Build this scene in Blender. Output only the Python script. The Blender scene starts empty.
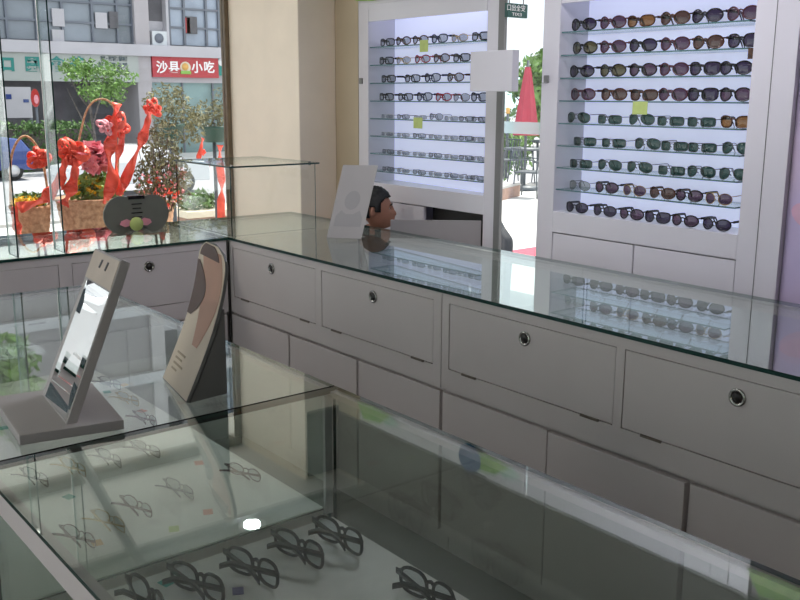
import bpy, bmesh, math, random
from mathutils import Vector, Matrix, Quaternion, noise
random.seed(11)
S = bpy.context.scene
COL = S.collection
PI = math.pi
# ------------------------------------------------------------------ camera
CZ = 1.65
FPX = 936.37
R_ = Vector((0.78099, -0.62453, 0.00476)); F_ = Vector((0.61026, 0.76298, -0.21325))
R_.normalize(); F_ = (F_ - R_ * F_.dot(R_)).normalized(); U_ = R_.cross(F_)
cd = bpy.data.cameras.new('camera'); cam = bpy.data.objects.new('camera', cd); COL.objects.link(cam)
cd.sensor_width = 36.0; cd.lens = FPX / 800 * 36.0; cd.clip_end = 2000; cd.clip_start = 0.02
M = Matrix((R_, U_, -F_)).transposed().to_4x4(); M.translation = Vector((0, 0, CZ)); cam.matrix_world = M
S.camera = cam
def ray(x, y): return R_ * ((x - 400) / FPX) - U_ * ((y - 300) / FPX) + F_
def onX(x, y, X): r = ray(x, y); return r * (X / r.x) + Vector((0, 0, CZ))
def onY(x, y, Y): r = ray(x, y); return r * (Y / r.y) + Vector((0, 0, CZ))
def onZ(x, y, Z): r = ray(x, y); return r * ((Z - CZ) / r.z) + Vector((0, 0, CZ))
# ------------------------------------------------------------------ materials
def nodes(name):
    m = bpy.data.materials.new(name); m.use_nodes = True
    nt = m.node_tree; nt.nodes.clear()
    o = nt.nodes.new('ShaderNodeOutputMaterial')
    return m, nt, o
def pm(name, col, rough=0.5, metal=0.0, spec=0.5, var=0.0, scale=8.0, col2=None, bump=0.0, emit=0.0, coat=0.0):
    m, nt, o = nodes(name)
    b = nt.nodes.new('ShaderNodeBsdfPrincipled')
    b.inputs['Base Color'].default_value = (*col, 1); b.inputs['Roughness'].default_value = rough
    b.inputs['Metallic'].default_value = metal; b.inputs['Specular IOR Level'].default_value = spec
    b.inputs['Coat Weight'].default_value = coat
    if emit:
        b.inputs['Emission Color'].default_value = (*col, 1); b.inputs['Emission Strength'].default_value = emit
    if var or col2 or bump:
        tc = nt.nodes.new('ShaderNodeTexCoord'); n = nt.nodes.new('ShaderNodeTexNoise')
        n.inputs['Scale'].default_value = scale; n.inputs['Detail'].default_value = 4
        nt.links.new(tc.outputs['Object'], n.inputs['Vector'])
        if var or col2:
            r = nt.nodes.new('ShaderNodeValToRGB')
            c2 = col2 or tuple(max(0, c * (1 - var)) for c in col)
            c1 = col if col2 else tuple(min(1, c * (1 + var)) for c in col)
            r.color_ramp.elements[0].position = .35; r.color_ramp.elements[1].position = .65
            r.color_ramp.elements[0].color = (*c2, 1); r.color_ramp.elements[1].color = (*c1, 1)
            nt.links.new(n.outputs['Fac'], r.inputs['Fac']); nt.links.new(r.outputs['Color'], b.inputs['Base Color'])
        if bump:
            bp = nt.nodes.new('ShaderNodeBump'); bp.inputs['Strength'].default_value = bump; bp.inputs['Distance'].default_value = .01
            nt.links.new(n.outputs['Fac'], bp.inputs['Height']); nt.links.new(bp.outputs['Normal'], b.inputs['Normal'])
    nt.links.new(b.outputs['BSDF'], o.inputs['Surface'])
    return m
def glassm(name, tint=(.93, .97, .95), ior=1.5, rough=0.0, haze=0.0):
    """pane glass: straight-through transmission plus Fresnel reflection on each face"""
    m, nt, o = nodes(name)
    g = nt.nodes.new('ShaderNodeNewGeometry')
    mm = nt.nodes.new('ShaderNodeMix'); mm.data_type = 'FLOAT'
    mm.inputs[2].default_value = ior; mm.inputs[3].default_value = 1 / ior
    nt.links.new(g.outputs['Backfacing'], mm.inputs[0])
    fr = nt.nodes.new('ShaderNodeFresnel'); nt.links.new(mm.outputs[0], fr.inputs['IOR'])
    t = nt.nodes.new('ShaderNodeBsdfTransparent'); t.inputs['Color'].default_value = (*tint, 1)
    gl = nt.nodes.new('ShaderNodeBsdfGlossy'); gl.inputs['Roughness'].default_value = rough
    gl.inputs['Color'].default_value = (.95, 1, .98, 1)
    mx = nt.nodes.new('ShaderNodeMixShader')
    nt.links.new(fr.outputs['Fac'], mx.inputs['Fac'])
    src = t
    if haze:
        d = nt.nodes.new('ShaderNodeBsdfDiffuse'); d.inputs['Color'].default_value = (.75, .85, .85, 1)
        hz = nt.nodes.new('ShaderNodeMixShader'); hz.inputs['Fac'].default_value = haze
        nt.links.new(t.outputs[0], hz.inputs[1]); nt.links.new(d.outputs[0], hz.inputs[2]); src = hz
    nt.links.new(src.outputs[0], mx.inputs[1]); nt.links.new(gl.outputs[0], mx.inputs[2])
    nt.links.new(mx.outputs[0], o.inputs['Surface'])
    return m
def emitm(name, col, s):
    m, nt, o = nodes(name); e = nt.nodes.new('ShaderNodeEmission')
    e.inputs['Color'].default_value = (*col, 1); e.inputs['Strength'].default_value = s
    nt.links.new(e.outputs[0], o.inputs['Surface']); return m
MT = dict(
 white=pm('white_laminate', (.62, .575, .57), .42, var=.02, scale=3),
 shelfwhite=pm('gloss_white_panel', (.72, .70, .745), .25, var=.015, scale=3),
 caseback=pm('backlit_acrylic_panel', (.62, .66, .88), .35, emit=.42),
 baywhite=pm('bay_ceiling_white', (.78, .77, .74), .8, var=.02, scale=2), fascia=pm('dark_brown_fascia', (.035, .030, .022), .6, var=.15, scale=4), ceiling=pm('ceiling_dimmed', (.24, .24, .235), .8, var=.04, scale=2),
 floor=pm('floor_tile', (.16, .16, .15), .25, var=.12, scale=5),
 cream=pm('cream_column_paint', (.93, .82, .68), .6, var=.03, scale=4),
 tanw=pm('tan_wall', (.52, .43, .30), .7, var=.03, scale=4),
 framebrown=pm('brown_window_frame', (.16, .12, .075), .5, var=.1, scale=20),
 glass=glassm('clear_counter_glass', ior=1.5), topglass=glassm('countertop_glass', (.925, .95, .93), 1.85), gpane=glassm('window_glass', (.98, .99, .99), 1.3),
 gedge=pm('green_glass_edge', (.012, .045, .038), .12), gshelf=pm('teal_shelf_edge', (.07, .16, .17), .15), gbox=glassm('box_glass', (.985, .995, .99), 1.4), gedge2=pm('pale_glass_edge', (.35, .55, .5), .15),
 gfin=glassm('smoky_green_glass', (.60, .70, .65)), frost=glassm('frosted_band_glass', (.9, 1, 1), 1.5, .2, .45),
 alu=pm('brushed_aluminium', (.62, .62, .62), .35, .9), steel=pm('chrome_steel', (.5, .49, .46), .2, 1.0),
 darkhole=pm('dark_lock_core', (.02, .018, .016), .35), hinge=pm('hinge_steel', (.22, .19, .16), .4, .8),
 grey=pm('grey_display_card', (.48, .46, .45), .6, var=.03, scale=6),
 greyd=pm('dark_grey_edge', (.20, .20, .195), .55), beige=pm('beige_card', (.60, .52, .44), .6, var=.04, scale=14),
 mirror=pm('mirror_silver', (.9, .92, .92), .01, 1.0),
 board=pm('display_board_fabric', (.82, .80, .76), .8, var=.03, scale=30),
 black=pm('black_acetate', (.010, .009, .009), .18), blackm=pm('black_metal', (.02, .02, .02), .35, .5),
 tort=pm('tortoise_acetate', (.10, .035, .012), .2, col2=(.03, .012, .006), scale=60),
 plum=pm('plum_acetate', (.09, .025, .035), .2), gold=pm('gold_metal', (.45, .32, .13), .3, .9),
 gunm=pm('gunmetal', (.12, .12, .13), .3, .9), silver=pm('silver_metal', (.42, .43, .45), .3, .9),
 redac=pm('red_acetate', (.35, .03, .05), .25), blue=pm('navy_acetate', (.02, .03, .08), .2),
 Lgrey=glassm('grey_lens', (.075, .055, .085)), Lbrown=glassm('brown_lens', (.14, .078, .055)), Lgreen=glassm('green_lens', (.05, .095, .07)),
 Lplum=glassm('plum_lens', (.135, .075, .105)), Lamber=glassm('amber_lens', (.33, .15, .045)), Lclear=glassm('clear_lens', (.72, .75, .78)), Ldemo=glassm('demo_lens', (.42, .44, .47)),
 Lolive=glassm('olive_lens', (.14, .115, .05)), Lpale=glassm('pale_lens', (.42, .43, .38)),
 tag=pm('yellow_green_paper', (.55, .66, .22), .7, var=.05, scale=40), teal=pm('teal_paper', (.04, .36, .28), .7), salmon=pm('salmon_paper', (.75, .25, .17), .7),
 purple=pm('purple_paper', (.10, .07, .20), .7), orange=pm('orange_paper', (.75, .42, .12), .7), green=pm('green_paper', (.18, .42, .07), .6, col2=(.30, .50, .10), scale=30),
 bluep=pm('blue_paper', (.03, .10, .25), .5), mint=pm('mint_paper', (.40, .62, .52), .6), paper=pm('white_paper', (.78, .76, .76), .7),
 skin=pm('skin', (.44, .21, .14), .5, var=.06, scale=25), hair=pm('black_hair', (.012, .011, .011), .6, bump=.4, scale=90), shirt=pm('dark_blue_shirt', (.03, .035, .05), .8),
 eyew=pm('eye_white', (.7, .68, .64), .3), navy=pm('navy_fabric', (.003, .006, .013), .8, var=.15, scale=30), skinphoto=pm('photo_skin', (.62, .36, .25), .5, var=.06, scale=10),
 photocream=pm('photo_cream', (.80, .70, .55), .5, var=.03, scale=8), photohair=pm('photo_hair', (.10, .05, .035), .5),
 red=pm('red_satin_ribbon', (.93, .085, .045), .45, var=.18, scale=14), pink=pm('pink_tulle', (.85, .35, .42), .6, var=.1, scale=20),
 wicker=pm('wicker', (.62, .37, .22), .8, col2=(.38, .19, .10), scale=40, bump=.8), yellowf=pm('yellow_petals', (.85, .55, .03), .6), pinkf=pm('pink_petals', (.85, .30, .35), .6),
 leaf=pm('green_leaf', (.10, .19, .04), .6, var=.5, scale=6), olive=pm('olive_dry_leaf', (.20, .19, .10), .7, var=.5, scale=9),
 leafl=pm('light_green_leaf', (.17, .30, .07), .6, var=.35, scale=2), hedge=pm('hedge_leaf', (.08, .16, .04), .7, var=.4, scale=3), bark=pm('tree_bark', (.13, .11, .10), .9, var=.3, scale=15),
 pot=pm('dark_green_pot', (.01, .05, .035), .4), twig=pm('brown_twig', (.10, .06, .045), .8),
 facade=pm('facade_tile', (.43, .395, .41), .7, var=.05, scale=.8), facadeup=pm('mauve_facade_wall', (.30, .272, .285), .8, var=.05, scale=.8), seamblack=pm('black_seam', (.004, .004, .004), .95, 0, .05), ledge=pm('facade_ledge', (.48, .46, .49), .7, var=.04, scale=1.0), greyp=pm('grey_screen_panel', (.34, .32, .32), .6, var=.03, scale=6), fwin=pm('dark_facade_window_glass', (.20, .225, .26), .12, .0, .9, var=.25, scale=.35), fwin2=pm('facade_window_glass', (.34, .39, .48), .12, .0, .9, var=.25, scale=.35),
 mull=pm('facade_mullion', (.15, .165, .20), .5), signpale=pm('pale_sign_panel', (.40, .42, .40), .6), signred=pm('red_shop_sign', (.46, .045, .055), .5), signteal=pm('teal_lettering', (.02, .22, .19), .5),
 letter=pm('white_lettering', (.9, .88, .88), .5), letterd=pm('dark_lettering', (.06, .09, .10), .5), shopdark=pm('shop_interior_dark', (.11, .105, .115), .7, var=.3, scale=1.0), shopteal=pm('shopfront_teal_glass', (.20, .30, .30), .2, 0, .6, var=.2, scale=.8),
 acw=pm('air_conditioner_white', (.62, .64, .66), .5), cardark=pm('car_glass', (.04, .05, .06), .08), tyre=pm('tyre_rubber', (.02, .02, .02), .8),
 carblue=pm('blue_car_paint', (.03, .06, .22), .2, coat=.8), carwhite=pm('silver_white_car_paint', (.72, .73, .75), .25, coat=.8), tail=pm('tail_light_red', (.5, .03, .03), .2),
 road=pm('road_asphalt', (.38, .38, .40), .9, var=.1, scale=.6), walk=pm('sidewalk_paving', (.62, .61, .59), .85, var=.06, scale=2), kerb=pm('kerb_stone', (.48, .46, .44), .8),
 umb=pm('red_umbrella_cloth', (.40, .03, .06), .7, var=.08, scale=5), dkmet=pm('dark_patio_metal', (.07, .085, .10), .5), brick=pm('brown_brick', (.35, .22, .17), .9, var=.2, scale=9),
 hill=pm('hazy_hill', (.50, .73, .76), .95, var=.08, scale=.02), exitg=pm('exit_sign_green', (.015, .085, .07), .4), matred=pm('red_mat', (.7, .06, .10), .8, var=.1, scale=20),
 motor=pm('motorcycle_paint', (.5, .03, .03), .25, coat=.7), plaque=pm('olive_grey_plaque', (.165, .168, .14), .5, var=.05, scale=20),
 lilac=pm('lilac_print', (.56, .48, .70), .5, col2=(.70, .56, .72), scale=3), pinkprint=pm('pink_print', (.72, .45, .58), .5, var=.1, scale=8),
 lamp=emitm('case_tube_light', (.75, .80, 1.0), 1.2), ceil=emitm('added_ceiling_panel_light', (1.0, .94, .87), 12.0), ceilb=emitm('added_cool_panel_light', (.90, .89, 1.0), 15.0), spot=emitm('downlight_glow', (.95, .98, 1.0), 60.0), trim=pm('lamp_trim', (.7, .7, .7), .4),
 photogrey=pm('glare_washed_portrait_grey', (.40, .385, .385), .6),
)
# ------------------------------------------------------------------ mesh helpers
def NB(): return bmesh.new()
def box(bm, a, b, mi=0):
    x0, y0, z0 = [min(p, q) for p, q in zip(a, b)]; x1, y1, z1 = [max(p, q) for p, q in zip(a, b)]
    v = [bm.verts.new(c) for c in ((x0,y0,z0),(x1,y0,z0),(x1,y1,z0),(x0,y1,z0),(x0,y0,z1),(x1,y0,z1),(x1,y1,z1),(x0,y1,z1))]
    fs = []
    for q in ((0,3,2,1),(4,5,6,7),(0,1,5,4),(1,2,6,5),(2,3,7,6),(3,0,4,7)):
        f = bm.faces.new([v[i] for i in q]); f.material_index = mi; fs.append(f)
    return fs
def slab(bm, a, b, thin, mface=0, medge=1):
    """glass slab: the two big faces get mface, the rim gets medge (thin = axis of thickness)"""
    for f in box(bm, a, b):
        f.normal_update(); f.material_index = mface if abs(f.normal[thin]) > .9 else medge
def tube(bm, pts, r, n=6, mi=0, closed=False, taper=None):
    pts = [Vector(p) for p in pts]; L = len(pts); rings = []
    up = Vector((0, 0, 1)); prev = None
    for i, p in enumerate(pts):
        if closed: t = pts[(i+1) % L] - pts[i-1]
        else: t = pts[min(i+1, L-1)] - pts[max(i-1, 0)]
        if t.length < 1e-9: t = Vector((0, 0, 1))
        t.normalize()
        a = t.cross(prev if prev is not None and abs(t.dot(prev)) < .95 else (up if abs(t.z) < .9 else Vector((1, 0, 0))))
        a.normalize(); b = t.cross(a); prev = -b if False else b
        prev = b
        rr = r[i] if isinstance(r, (list, tuple)) else r
        b2 = a.cross(t)
        rings.append([bm.verts.new(p + a * (rr * math.cos(2*PI*k/n)) + b2 * (rr * math.sin(2*PI*k/n))) for k in range(n)])
        prev = b2
    # keep frames consistent
    m = L if closed else L - 1
    for i in range(m):
        A, B = rings[i], rings[(i+1) % L]
        best = min(range(n), key=lambda s: sum((A[k].co - B[(k+s) % n].co).length for k in range(n)))
        for k in range(n):
            f = bm.faces.new((A[k], A[(k+1) % n], B[(k+1+best) % n], B[(k+best) % n])); f.material_index = mi; f.smooth = True
    if not closed:
        for ring in (rings[0][::-1], rings[-1]):
            f = bm.faces.new(ring); f.material_index = mi
def lathe(bm, prof, n=20, mi=0, c=(0, 0, 0), axis='z', a0=0):
    rings = []
    for r, h in prof:
        ring = []
        for k in range(n):
            a = a0 + 2*PI*k/n; u, v = r*math.cos(a), r*math.sin(a)
            p = (u, v, h) if axis == 'z' else ((h, u, v) if axis == 'x' else (u, h, v))
            ring.append(bm.verts.new(Vector(p) + Vector(c)))
        rings.append(ring)
    for i in range(len(rings)-1):
        for k in range(n):
            f = bm.faces.new((rings[i][k], rings[i][(k+1) % n], rings[i+1][(k+1) % n], rings[i+1][k])); f.material_index = mi; f.smooth = True
    for ring in (rings[0][::-1], rings[-1]):
        if (ring[0].co - ring[n//2].co).length > 1e-6:
            f = bm.faces.new(ring); f.material_index = mi
def prism(bm, poly, d, mi=0):
    """poly: list of 3D points (planar), extruded by vector d"""
    d = Vector(d); A = [bm.verts.new(Vector(p)) for p in poly]; B = [bm.verts.new(Vector(p) + d) for p in poly]
    n = len(A)
    for f in (bm.faces.new(A[::-1]), bm.faces.new(B)): f.material_index = mi
    for k in range(n):
        f = bm.faces.new((A[k], A[(k+1) % n], B[(k+1) % n], B[k])); f.material_index = mi
def leaves(bm, c, rad, n, size, mi=0, shell=0.0, asp=2.0, rng=random):
    """n small folded leaf blades in an ellipsoid about c"""
    c = Vector(c)
    for _ in range(n):
        while True:
            p = Vector((rng.uniform(-1, 1), rng.uniform(-1, 1), rng.uniform(-1, 1)))
            if shell <= p.length <= 1: break
        p = Vector((p.x*rad[0], p.y*rad[1], p.z*rad[2])) + c
        leaf1(bm, p, size * rng.uniform(.6, 1.3), mi, asp, rng)
def leaf1(bm, p, s, mi=0, asp=2.0, rng=random):
    q = Quaternion((rng.gauss(0, 1), rng.gauss(0, 1), rng.gauss(0, 1), rng.gauss(0, 1))).normalized()
    a = q @ Vector((s, 0, 0)); b = q @ Vector((0, s/asp, 0)); n = q @ Vector((0, 0, s*.18))
    v = [bm.verts.new(p - a), bm.verts.new(p - b*.9 + n), bm.verts.new(p + a), bm.verts.new(p + b*.9 + n)]
    for t in ((0, 1, 2), (0, 2, 3)):
        f = bm.faces.new([v[i] for i in t]); f.material_index = mi
def ribbon(bm, pts, w, side, mi=0, th=.003):
    """a flat band of width w following pts; side = width direction (vector or list)"""
    pts = [Vector(p) for p in pts]; n = len(pts); A, B, C, D = [], [], [], []
    for i, p in enumerate(pts):
        s = Vector(side[i] if isinstance(side, list) else side).normalized()
        t = (pts[min(i+1, n-1)] - pts[max(i-1, 0)]).normalized(); nn = s.cross(t)
        if nn.length < 1e-6: nn = Vector((0, 1, 0))
        nn = nn.normalized() * th/2; ww = (w[i] if isinstance(w, list) else w) / 2
        A.append(bm.verts.new(p - s*ww - nn)); B.append(bm.verts.new(p + s*ww - nn)); C.append(bm.verts.new(p + s*ww + nn)); D.append(bm.verts.new(p - s*ww + nn))
    for i in range(n-1):
        for P, Q in ((A, B), (B, C), (C, D), (D, A)):
            f = bm.faces.new((P[i], Q[i], Q[i+1], P[i+1])); f.material_index = mi; f.smooth = True
    for i in (0, -1):
        f = bm.faces.new((A[i], B[i], C[i], D[i])); f.material_index = mi
def smoothpts(pts, k=6):
    """Catmull-Rom"""
    pts = [Vector(p) for p in pts]; P = [pts[0]] + pts + [pts[-1]]; out = []
    for i in range(1, len(P)-2):
        for j in range(k):
            t = j/k; p0, p1, p2, p3 = P[i-1], P[i], P[i+1], P[i+2]
            out.append(.5*((2*p1) + (p2-p0)*t + (2*p0-5*p1+4*p2-p3)*t*t + (-p0+3*p1-3*p2+p3)*t**3))
    out.append(pts[-1]); return out
def obj(name, bm, mats, parent=None, bevel=0.0, smooth=False, loc=None):
    if not isinstance(mats, (list, tuple)): mats = [mats]
    bmesh.ops.recalc_face_normals(bm, faces=bm.faces[:]) if not smooth == 'raw' else None
    me = bpy.data.meshes.new(name); bm.to_mesh(me); bm.free()
    for m in mats: me.materials.append(MT[m] if isinstance(m, str) else m)
    o = bpy.data.objects.new(name, me); COL.objects.link(o)
    if parent:
        o.parent = parent
        if loc is None and not parent.get('_local'):
            p = parent; off = Vector((0, 0, 0))
            while p: off += p.location; p = p.parent
            o.location = -off
    if loc is not None: o.location = loc
    if bevel:
        md = o.modifiers.new('bevel', 'BEVEL'); md.width = bevel; md.segments = 2; md.limit_method = 'ANGLE'
    if smooth is True:
        for p in me.polygons: p.use_smooth = True
    return o
def tag(o, label, cat, group=None):
    o['label'] = label; o['category'] = cat
    if group: o['group'] = group
    return o
def thing(name, label, cat, loc=(0, 0, 0), rz=0.0, group=None, local=False):
    o = bpy.data.objects.new(name, None); COL.objects.link(o); o.empty_display_size = .05
    o.location = loc; o.rotation_euler = (0, 0, rz); tag(o, label, cat, group)
    if local: o['_local'] = 1
    return o
def struct(name, bm, mats, parent=None, bevel=0.0):
    o = obj(name, bm, mats, parent, bevel)
    if not parent: o['kind'] = 'structure'
    return o
def dup(root, loc, rot=None, label=None, group=None, scale=None):
    r = root.copy(); COL.objects.link(r); r.location = loc
    if rot is not None: r.rotation_euler = rot
    if scale: r.scale = (scale,)*3
    if label: r['label'] = label
    if group: r['group'] = group
    for ch in list(root.children):
        c = ch.copy(); COL.objects.link(c); c.parent = r
        for g in list(ch.children):
            d = g.copy(); COL.objects.link(d); d.parent = c
    return r
def textmesh(body, size, mirror=False, depth=.002, bold=0.0):
    cu = bpy.data.curves.new('t', 'FONT'); cu.body = body; cu.size = size; cu.align_x = 'CENTER'; cu.align_y = 'CENTER'
    cu.extrude = depth; cu.offset = bold
    to = bpy.data.objects.new('t', cu); COL.objects.link(to)
    dg = bpy.context.evaluated_depsgraph_get(); me = bpy.data.meshes.new_from_object(to.evaluated_get(dg))
    bpy.data.objects.remove(to); bpy.data.curves.remove(cu)
    if mirror: me.transform(Matrix.Scale(-1, 4, (1, 0, 0))); me.flip_normals()
    return me
def textobj(name, body, size, mat, M4, parent=None, mirror=False, depth=.002, bold=0.0, sx=1.0):
    me = textmesh(body, size, mirror, depth, bold); me.transform(M4 @ Matrix.Diagonal((sx, 1, 1, 1)))
    me.materials.clear(); me.materials.append(MT[mat]); me.name = name
    o = bpy.data.objects.new(name, me); COL.objects.link(o)
    if parent:
        o.parent = parent; o.location = -parent.location
    return o
def basis(o, ex, ey):
    """text plane: origin o, x direction ex, y direction ey"""
    ex = Vector(ex).normalized(); ey = Vector(ey).normalized(); ez = ex.cross(ey)
    m = Matrix((ex, ey, ez)).transposed().to_4x4(); m.translation = Vector(o); return m
def evalmesh(o, name):
    dg = bpy.context.evaluated_depsgraph_get(); return bpy.data.meshes.new_from_object(o.evaluated_get(dg))
ORD = ['first', 'second', 'third', 'fourth', 'fifth', 'sixth', 'seventh', 'eighth', 'ninth', 'tenth']
# ================================================================== the room
YW = 5.42          # window wall
b = NB(); box(b, (-3.3, -3.6, -.06), (3.62, 5.5, 0)); struct('floor', b, 'floor')
HC_ = 2.66
b = NB(); box(b, (-3.5, -3.8, HC_), (3.63, 4.31, 2.9)); struct('ceiling', b, 'ceiling')  # ceiling grey set darker than the bay for its weaker light
b = NB(); box(b, (-3.5, 4.31, HC_+.02), (3.63, 6.0, 2.9)); box(b, (-3.3, 4.29, HC_-.03), (2.94, 4.33, HC_+.02), 1); struct('ceiling_bay', b, ['baywhite', 'ceiling'])
b = NB(); box(b, (3.19, -3.6, 2.28), (3.2, 4.6, HC_)); box(b, (2.96, 4.588, 2.24), (3.19, 4.599, HC_)); struct('trim_1', b, 'fascia')
b = NB(); box(b, (3.2, 4.38, 0), (3.62, 5.5, 2.68)); struct('wall_right', b, 'tanw')  # wall toned darker than the column
b = NB(); box(b, (3.41, -3.6, 0), (3.62, 2.90, 2.68)); prism(b, [(3.205, 3.264, 0), (3.62, 3.69, 0), (3.62, 4.38, 0), (3.41, 4.38, 0), (3.41, 4.30, 0), (3.318, 3.36, 0), (3.205, 3.338, 0)], (0, 0, 2.68)); prism(b, [(3.22, 2.9, 2.5), (3.62, 2.9, 2.5), (3.62, 3.69, 2.5), (3.22, 3.264, 2.5)], (0, 0, .18)); struct('wall_side', b, 'shelfwhite')
b = NB(); box(b, (2.946, 4.6, 0), (3.2, 5.48, 2.68)); struct('wall_column', b, 'cream', bevel=.006)
b = NB(); box(b, (-3.3, -3.8, 0), (3.62, -3.6, 2.68)); struct('wall_back', b, 'cream')
b = NB(); box(b, (-3.5, -3.8, 0), (-3.3, -1.6, 2.68)); box(b, (-3.5, 4.4, 0), (-3.3, 5.5, 2.68)); box(b, (-3.5, -1.6, 0), (-3.3, 4.4, .25)); box(b, (-3.5, -1.6, 2.55), (-3.3, 4.4, 2.70)); struct('wall_left', b, 'cream')
# street window
b = NB()
box(b, (2.916, YW-.03, 0), (2.946, YW+.03, 2.68)); box(b, (-3.3, YW-.04, 0), (2.916, YW+.06, .12)); box(b, (-3.3, YW-.04, 2.62), (2.916, YW+.06, 2.70))
for x in (-3.27, -.62): box(b, (x-.035, YW-.04, .12), (x+.035, YW+.06, 2.62))
w1 = struct('window_1', b, 'framebrown', bevel=.004)
for xa, xb in ((-3.235, -.655), (-.585, 2.916)):
    b = NB(); slab(b, (xa, YW-.004, .12), (xb, YW+.004, 2.62), 1); obj('pane', b, ['gpane', 'gedge'], w1)
# side window added in the unseen left wall to bring in daylight
b = NB()
box(b, (-3.44, -1.6, .25), (-3.36, -1.54, 2.55)); box(b, (-3.44, 4.34, .25), (-3.36, 4.4, 2.55)); box(b, (-3.44, 1.37, .25), (-3.36, 1.43, 2.55)); box(b, (-3.44, -1.54, .25), (-3.36, 4.34, .31)); box(b, (-3.44, -1.54, 2.49), (-3.36, 4.34, 2.55))
w3 = struct('window_added', b, 'framebrown')
for ya, yb in ((-1.54, 1.37), (1.43, 4.34)):
    b = NB(); slab(b, (-3.404, ya, .31), (-3.396, yb, 2.49), 0); obj('pane', b, ['gpane', 'gedge'], w3)
# narrow glazed strip between the two wall cases
b = NB(); box(b, (3.195, 3.222, 0), (3.212, 3.262, 2.5)); box(b, (3.33, 2.985, 0), (3.37, 3.375, .06)); box(b, (3.33, 2.985, 2.44), (3.37, 3.375, 2.5))
w2 = struct('window_2', b, 'greyd')
b = NB(); slab(b, (3.346, 2.985, .06), (3.354, 3.375, 2.44), 0); obj('pane', b, ['gpane', 'gedge2'], w2)
b = NB(); box(b, (3.3435, 2.986, onX(523, 134, 3.344).z), (3.3455, 3.37, onX(523, 122, 3.344).z)); tag_band = obj('frosted_band', b, 'frost', w2)
# ceiling panels added out of view to brighten the interior, and one downlight
for i, (x, y) in enumerate(((-1.6, 2.6), (-1.6, -.9), (.7, 4.6), (2.35, 2.2))):
    zc = HC_ + (.02 if y > 4.3 else 0)
    t = thing('added_ceiling_light', ('added unseen ceiling panel light above the window side counters', 'added unseen ceiling panel light near the back left', 'added unseen ceiling panel light above the window counter', 'added cool white ceiling panel to brighten the wall cases')[i], 'ceiling light', (x, y, zc), group='added ceiling panel lights')
    b = NB()
    for q in ((-.31, -.31, -.28, .31), (.28, -.31, .31, .31), (-.28, -.31, .28, -.28), (-.28, .28, .28, .31)): box(b, (x+q[0], y+q[1], zc-.03), (x+q[2], y+q[3], zc))
    obj('frame', b, 'trim', t)
    b = NB(); box(b, (x-.28, y-.28, zc-.02), (x+.28, y+.28, zc-.005)); obj('diffuser', b, 'ceil' if i < 3 else 'ceilb', t)
t = thing('downlight', 'small round white downlight in the ceiling near the column', 'ceiling light', (2.345, 4.215, HC_))
b = NB(); lathe(b, [(.05, 3.1), (.075, 3.1), (.075, 3.088), (.05, 3.086)], 24, c=(2.345, 4.215, HC_-3.1)); obj('trim_ring', b, 'trim', t)
b = NB(); lathe(b, [(.046, 3.0855), (.044, 3.082)], 24, c=(2.345, 4.215, HC_-3.1)); obj('lens', b, 'spot', t)

# ================================================================== outside
b = NB(); box(b, (-60, 5.5, -.3), (70, 13, -.1)); box(b, (3.64, -60, -.3), (70, 5.5, -.1)); box(b, (-60, -60, -.3), (-3.52, 5.5, -.1)); struct('ground_sidewalk', b, 'walk')
b = NB(); box(b, (-60, 13, -1.25), (70, 13.25, -.06)); struct('ground_kerb', b, 'kerb')
b = NB(); box(b, (-60, 13.25, -1.4), (90, 120, -1.2)); struct('ground_road', b, 'road')
b = NB(); box(b, (-40, 37.2, -1.2), (60, 42, -1.08)); struct('ground_far_sidewalk', b, 'walk')
# shop building outer shell above the ceiling keeps the sun off the shop
b = NB(); box(b, (-3.6, -3.9, 2.9), (3.66, 6.3, 3.2)); struct('roof_slab', b, 'facade')
# ---- building over the road
FY = 42.0
bd = thing('apartment_building', 'long pale tiled building across the road with gridded blue windows', 'building', (16, FY+4, -1.2))
b = NB()
box(b, (-14, FY+.35, 3.4), (34.7, FY+9, 22)); box(b, (-14, FY+2.5, -1.2), (18.05, FY+9, 3.4)); box(b, (18.8, FY+2.5, -1.2), (34.7, FY+9, 3.4))
obj('wall', b, 'facade', bd)
b = NB(); box(b, (2.7, FY+.05, 7.3), (18.1, FY+.34, 22)); obj('upper_wall', b, 'facadeup', bd)
for x in (-14, 2.0, 18.1, 34.0):
    b = NB(); box(b, (x, FY-.15, -1.2), (x+.7, FY+2.5, 22)); obj('pillar', b, 'facade', bd, bevel=.03)
b = NB()
for k in range(6): box(b, (-14.2, FY-.35, 3.36+3.4*k), (34.9, FY+.4, 3.86+3.4*k))
obj('ledge', b, 'ledge', bd)
b = NB()
for k in range(5):
    z0 = 3.86+3.4*k; box(b, (18.85, FY+.30, z0), (19.72, FY+.36, z0+1.1), 1); box(b, (18.85, FY+.3, z0+1.1), (19.72, FY+.36, z0+2.9), 0)
    box(b, (19.66, FY-.12, z0), (19.78, FY+.4, z0+2.9), 1)
obj('balcony', b, ['shopdark', 'ledge'], bd)
def fwindow(xa, xb, z0, xs, gm='fwin'):
    m = NB(); zs = [z0, z0+.02, z0+.86, z0+1.72, z0+2.88]
    for x in xs: box(m, (x-.05, FY+.05, z0), (x+.05, FY+.17, z0+2.9))
    for z in zs: box(m, (xa, FY+.06, z-.045), (xb, FY+.16, z+.045))
    w = obj('window', m, 'mull', bd)
    g = NB(); box(g, (xa, FY+.18, z0), (xb, FY+.3, z0+2.9)); obj('pane', g, gm, w)
Lx = [onY(p, 20, FY).x for p in (7, 37, 63, 93, 118, 133)]; dL = 1.32
Lx = [Lx[0]-dL*k for k in range(6, 0, -1)] + Lx
Rx = [onY(p, 20, FY).x for p in (170, 185, 207, 219.5)]; Rx = Rx + [Rx[-1]+1.05*k for k in range(1, 12)]
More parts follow.
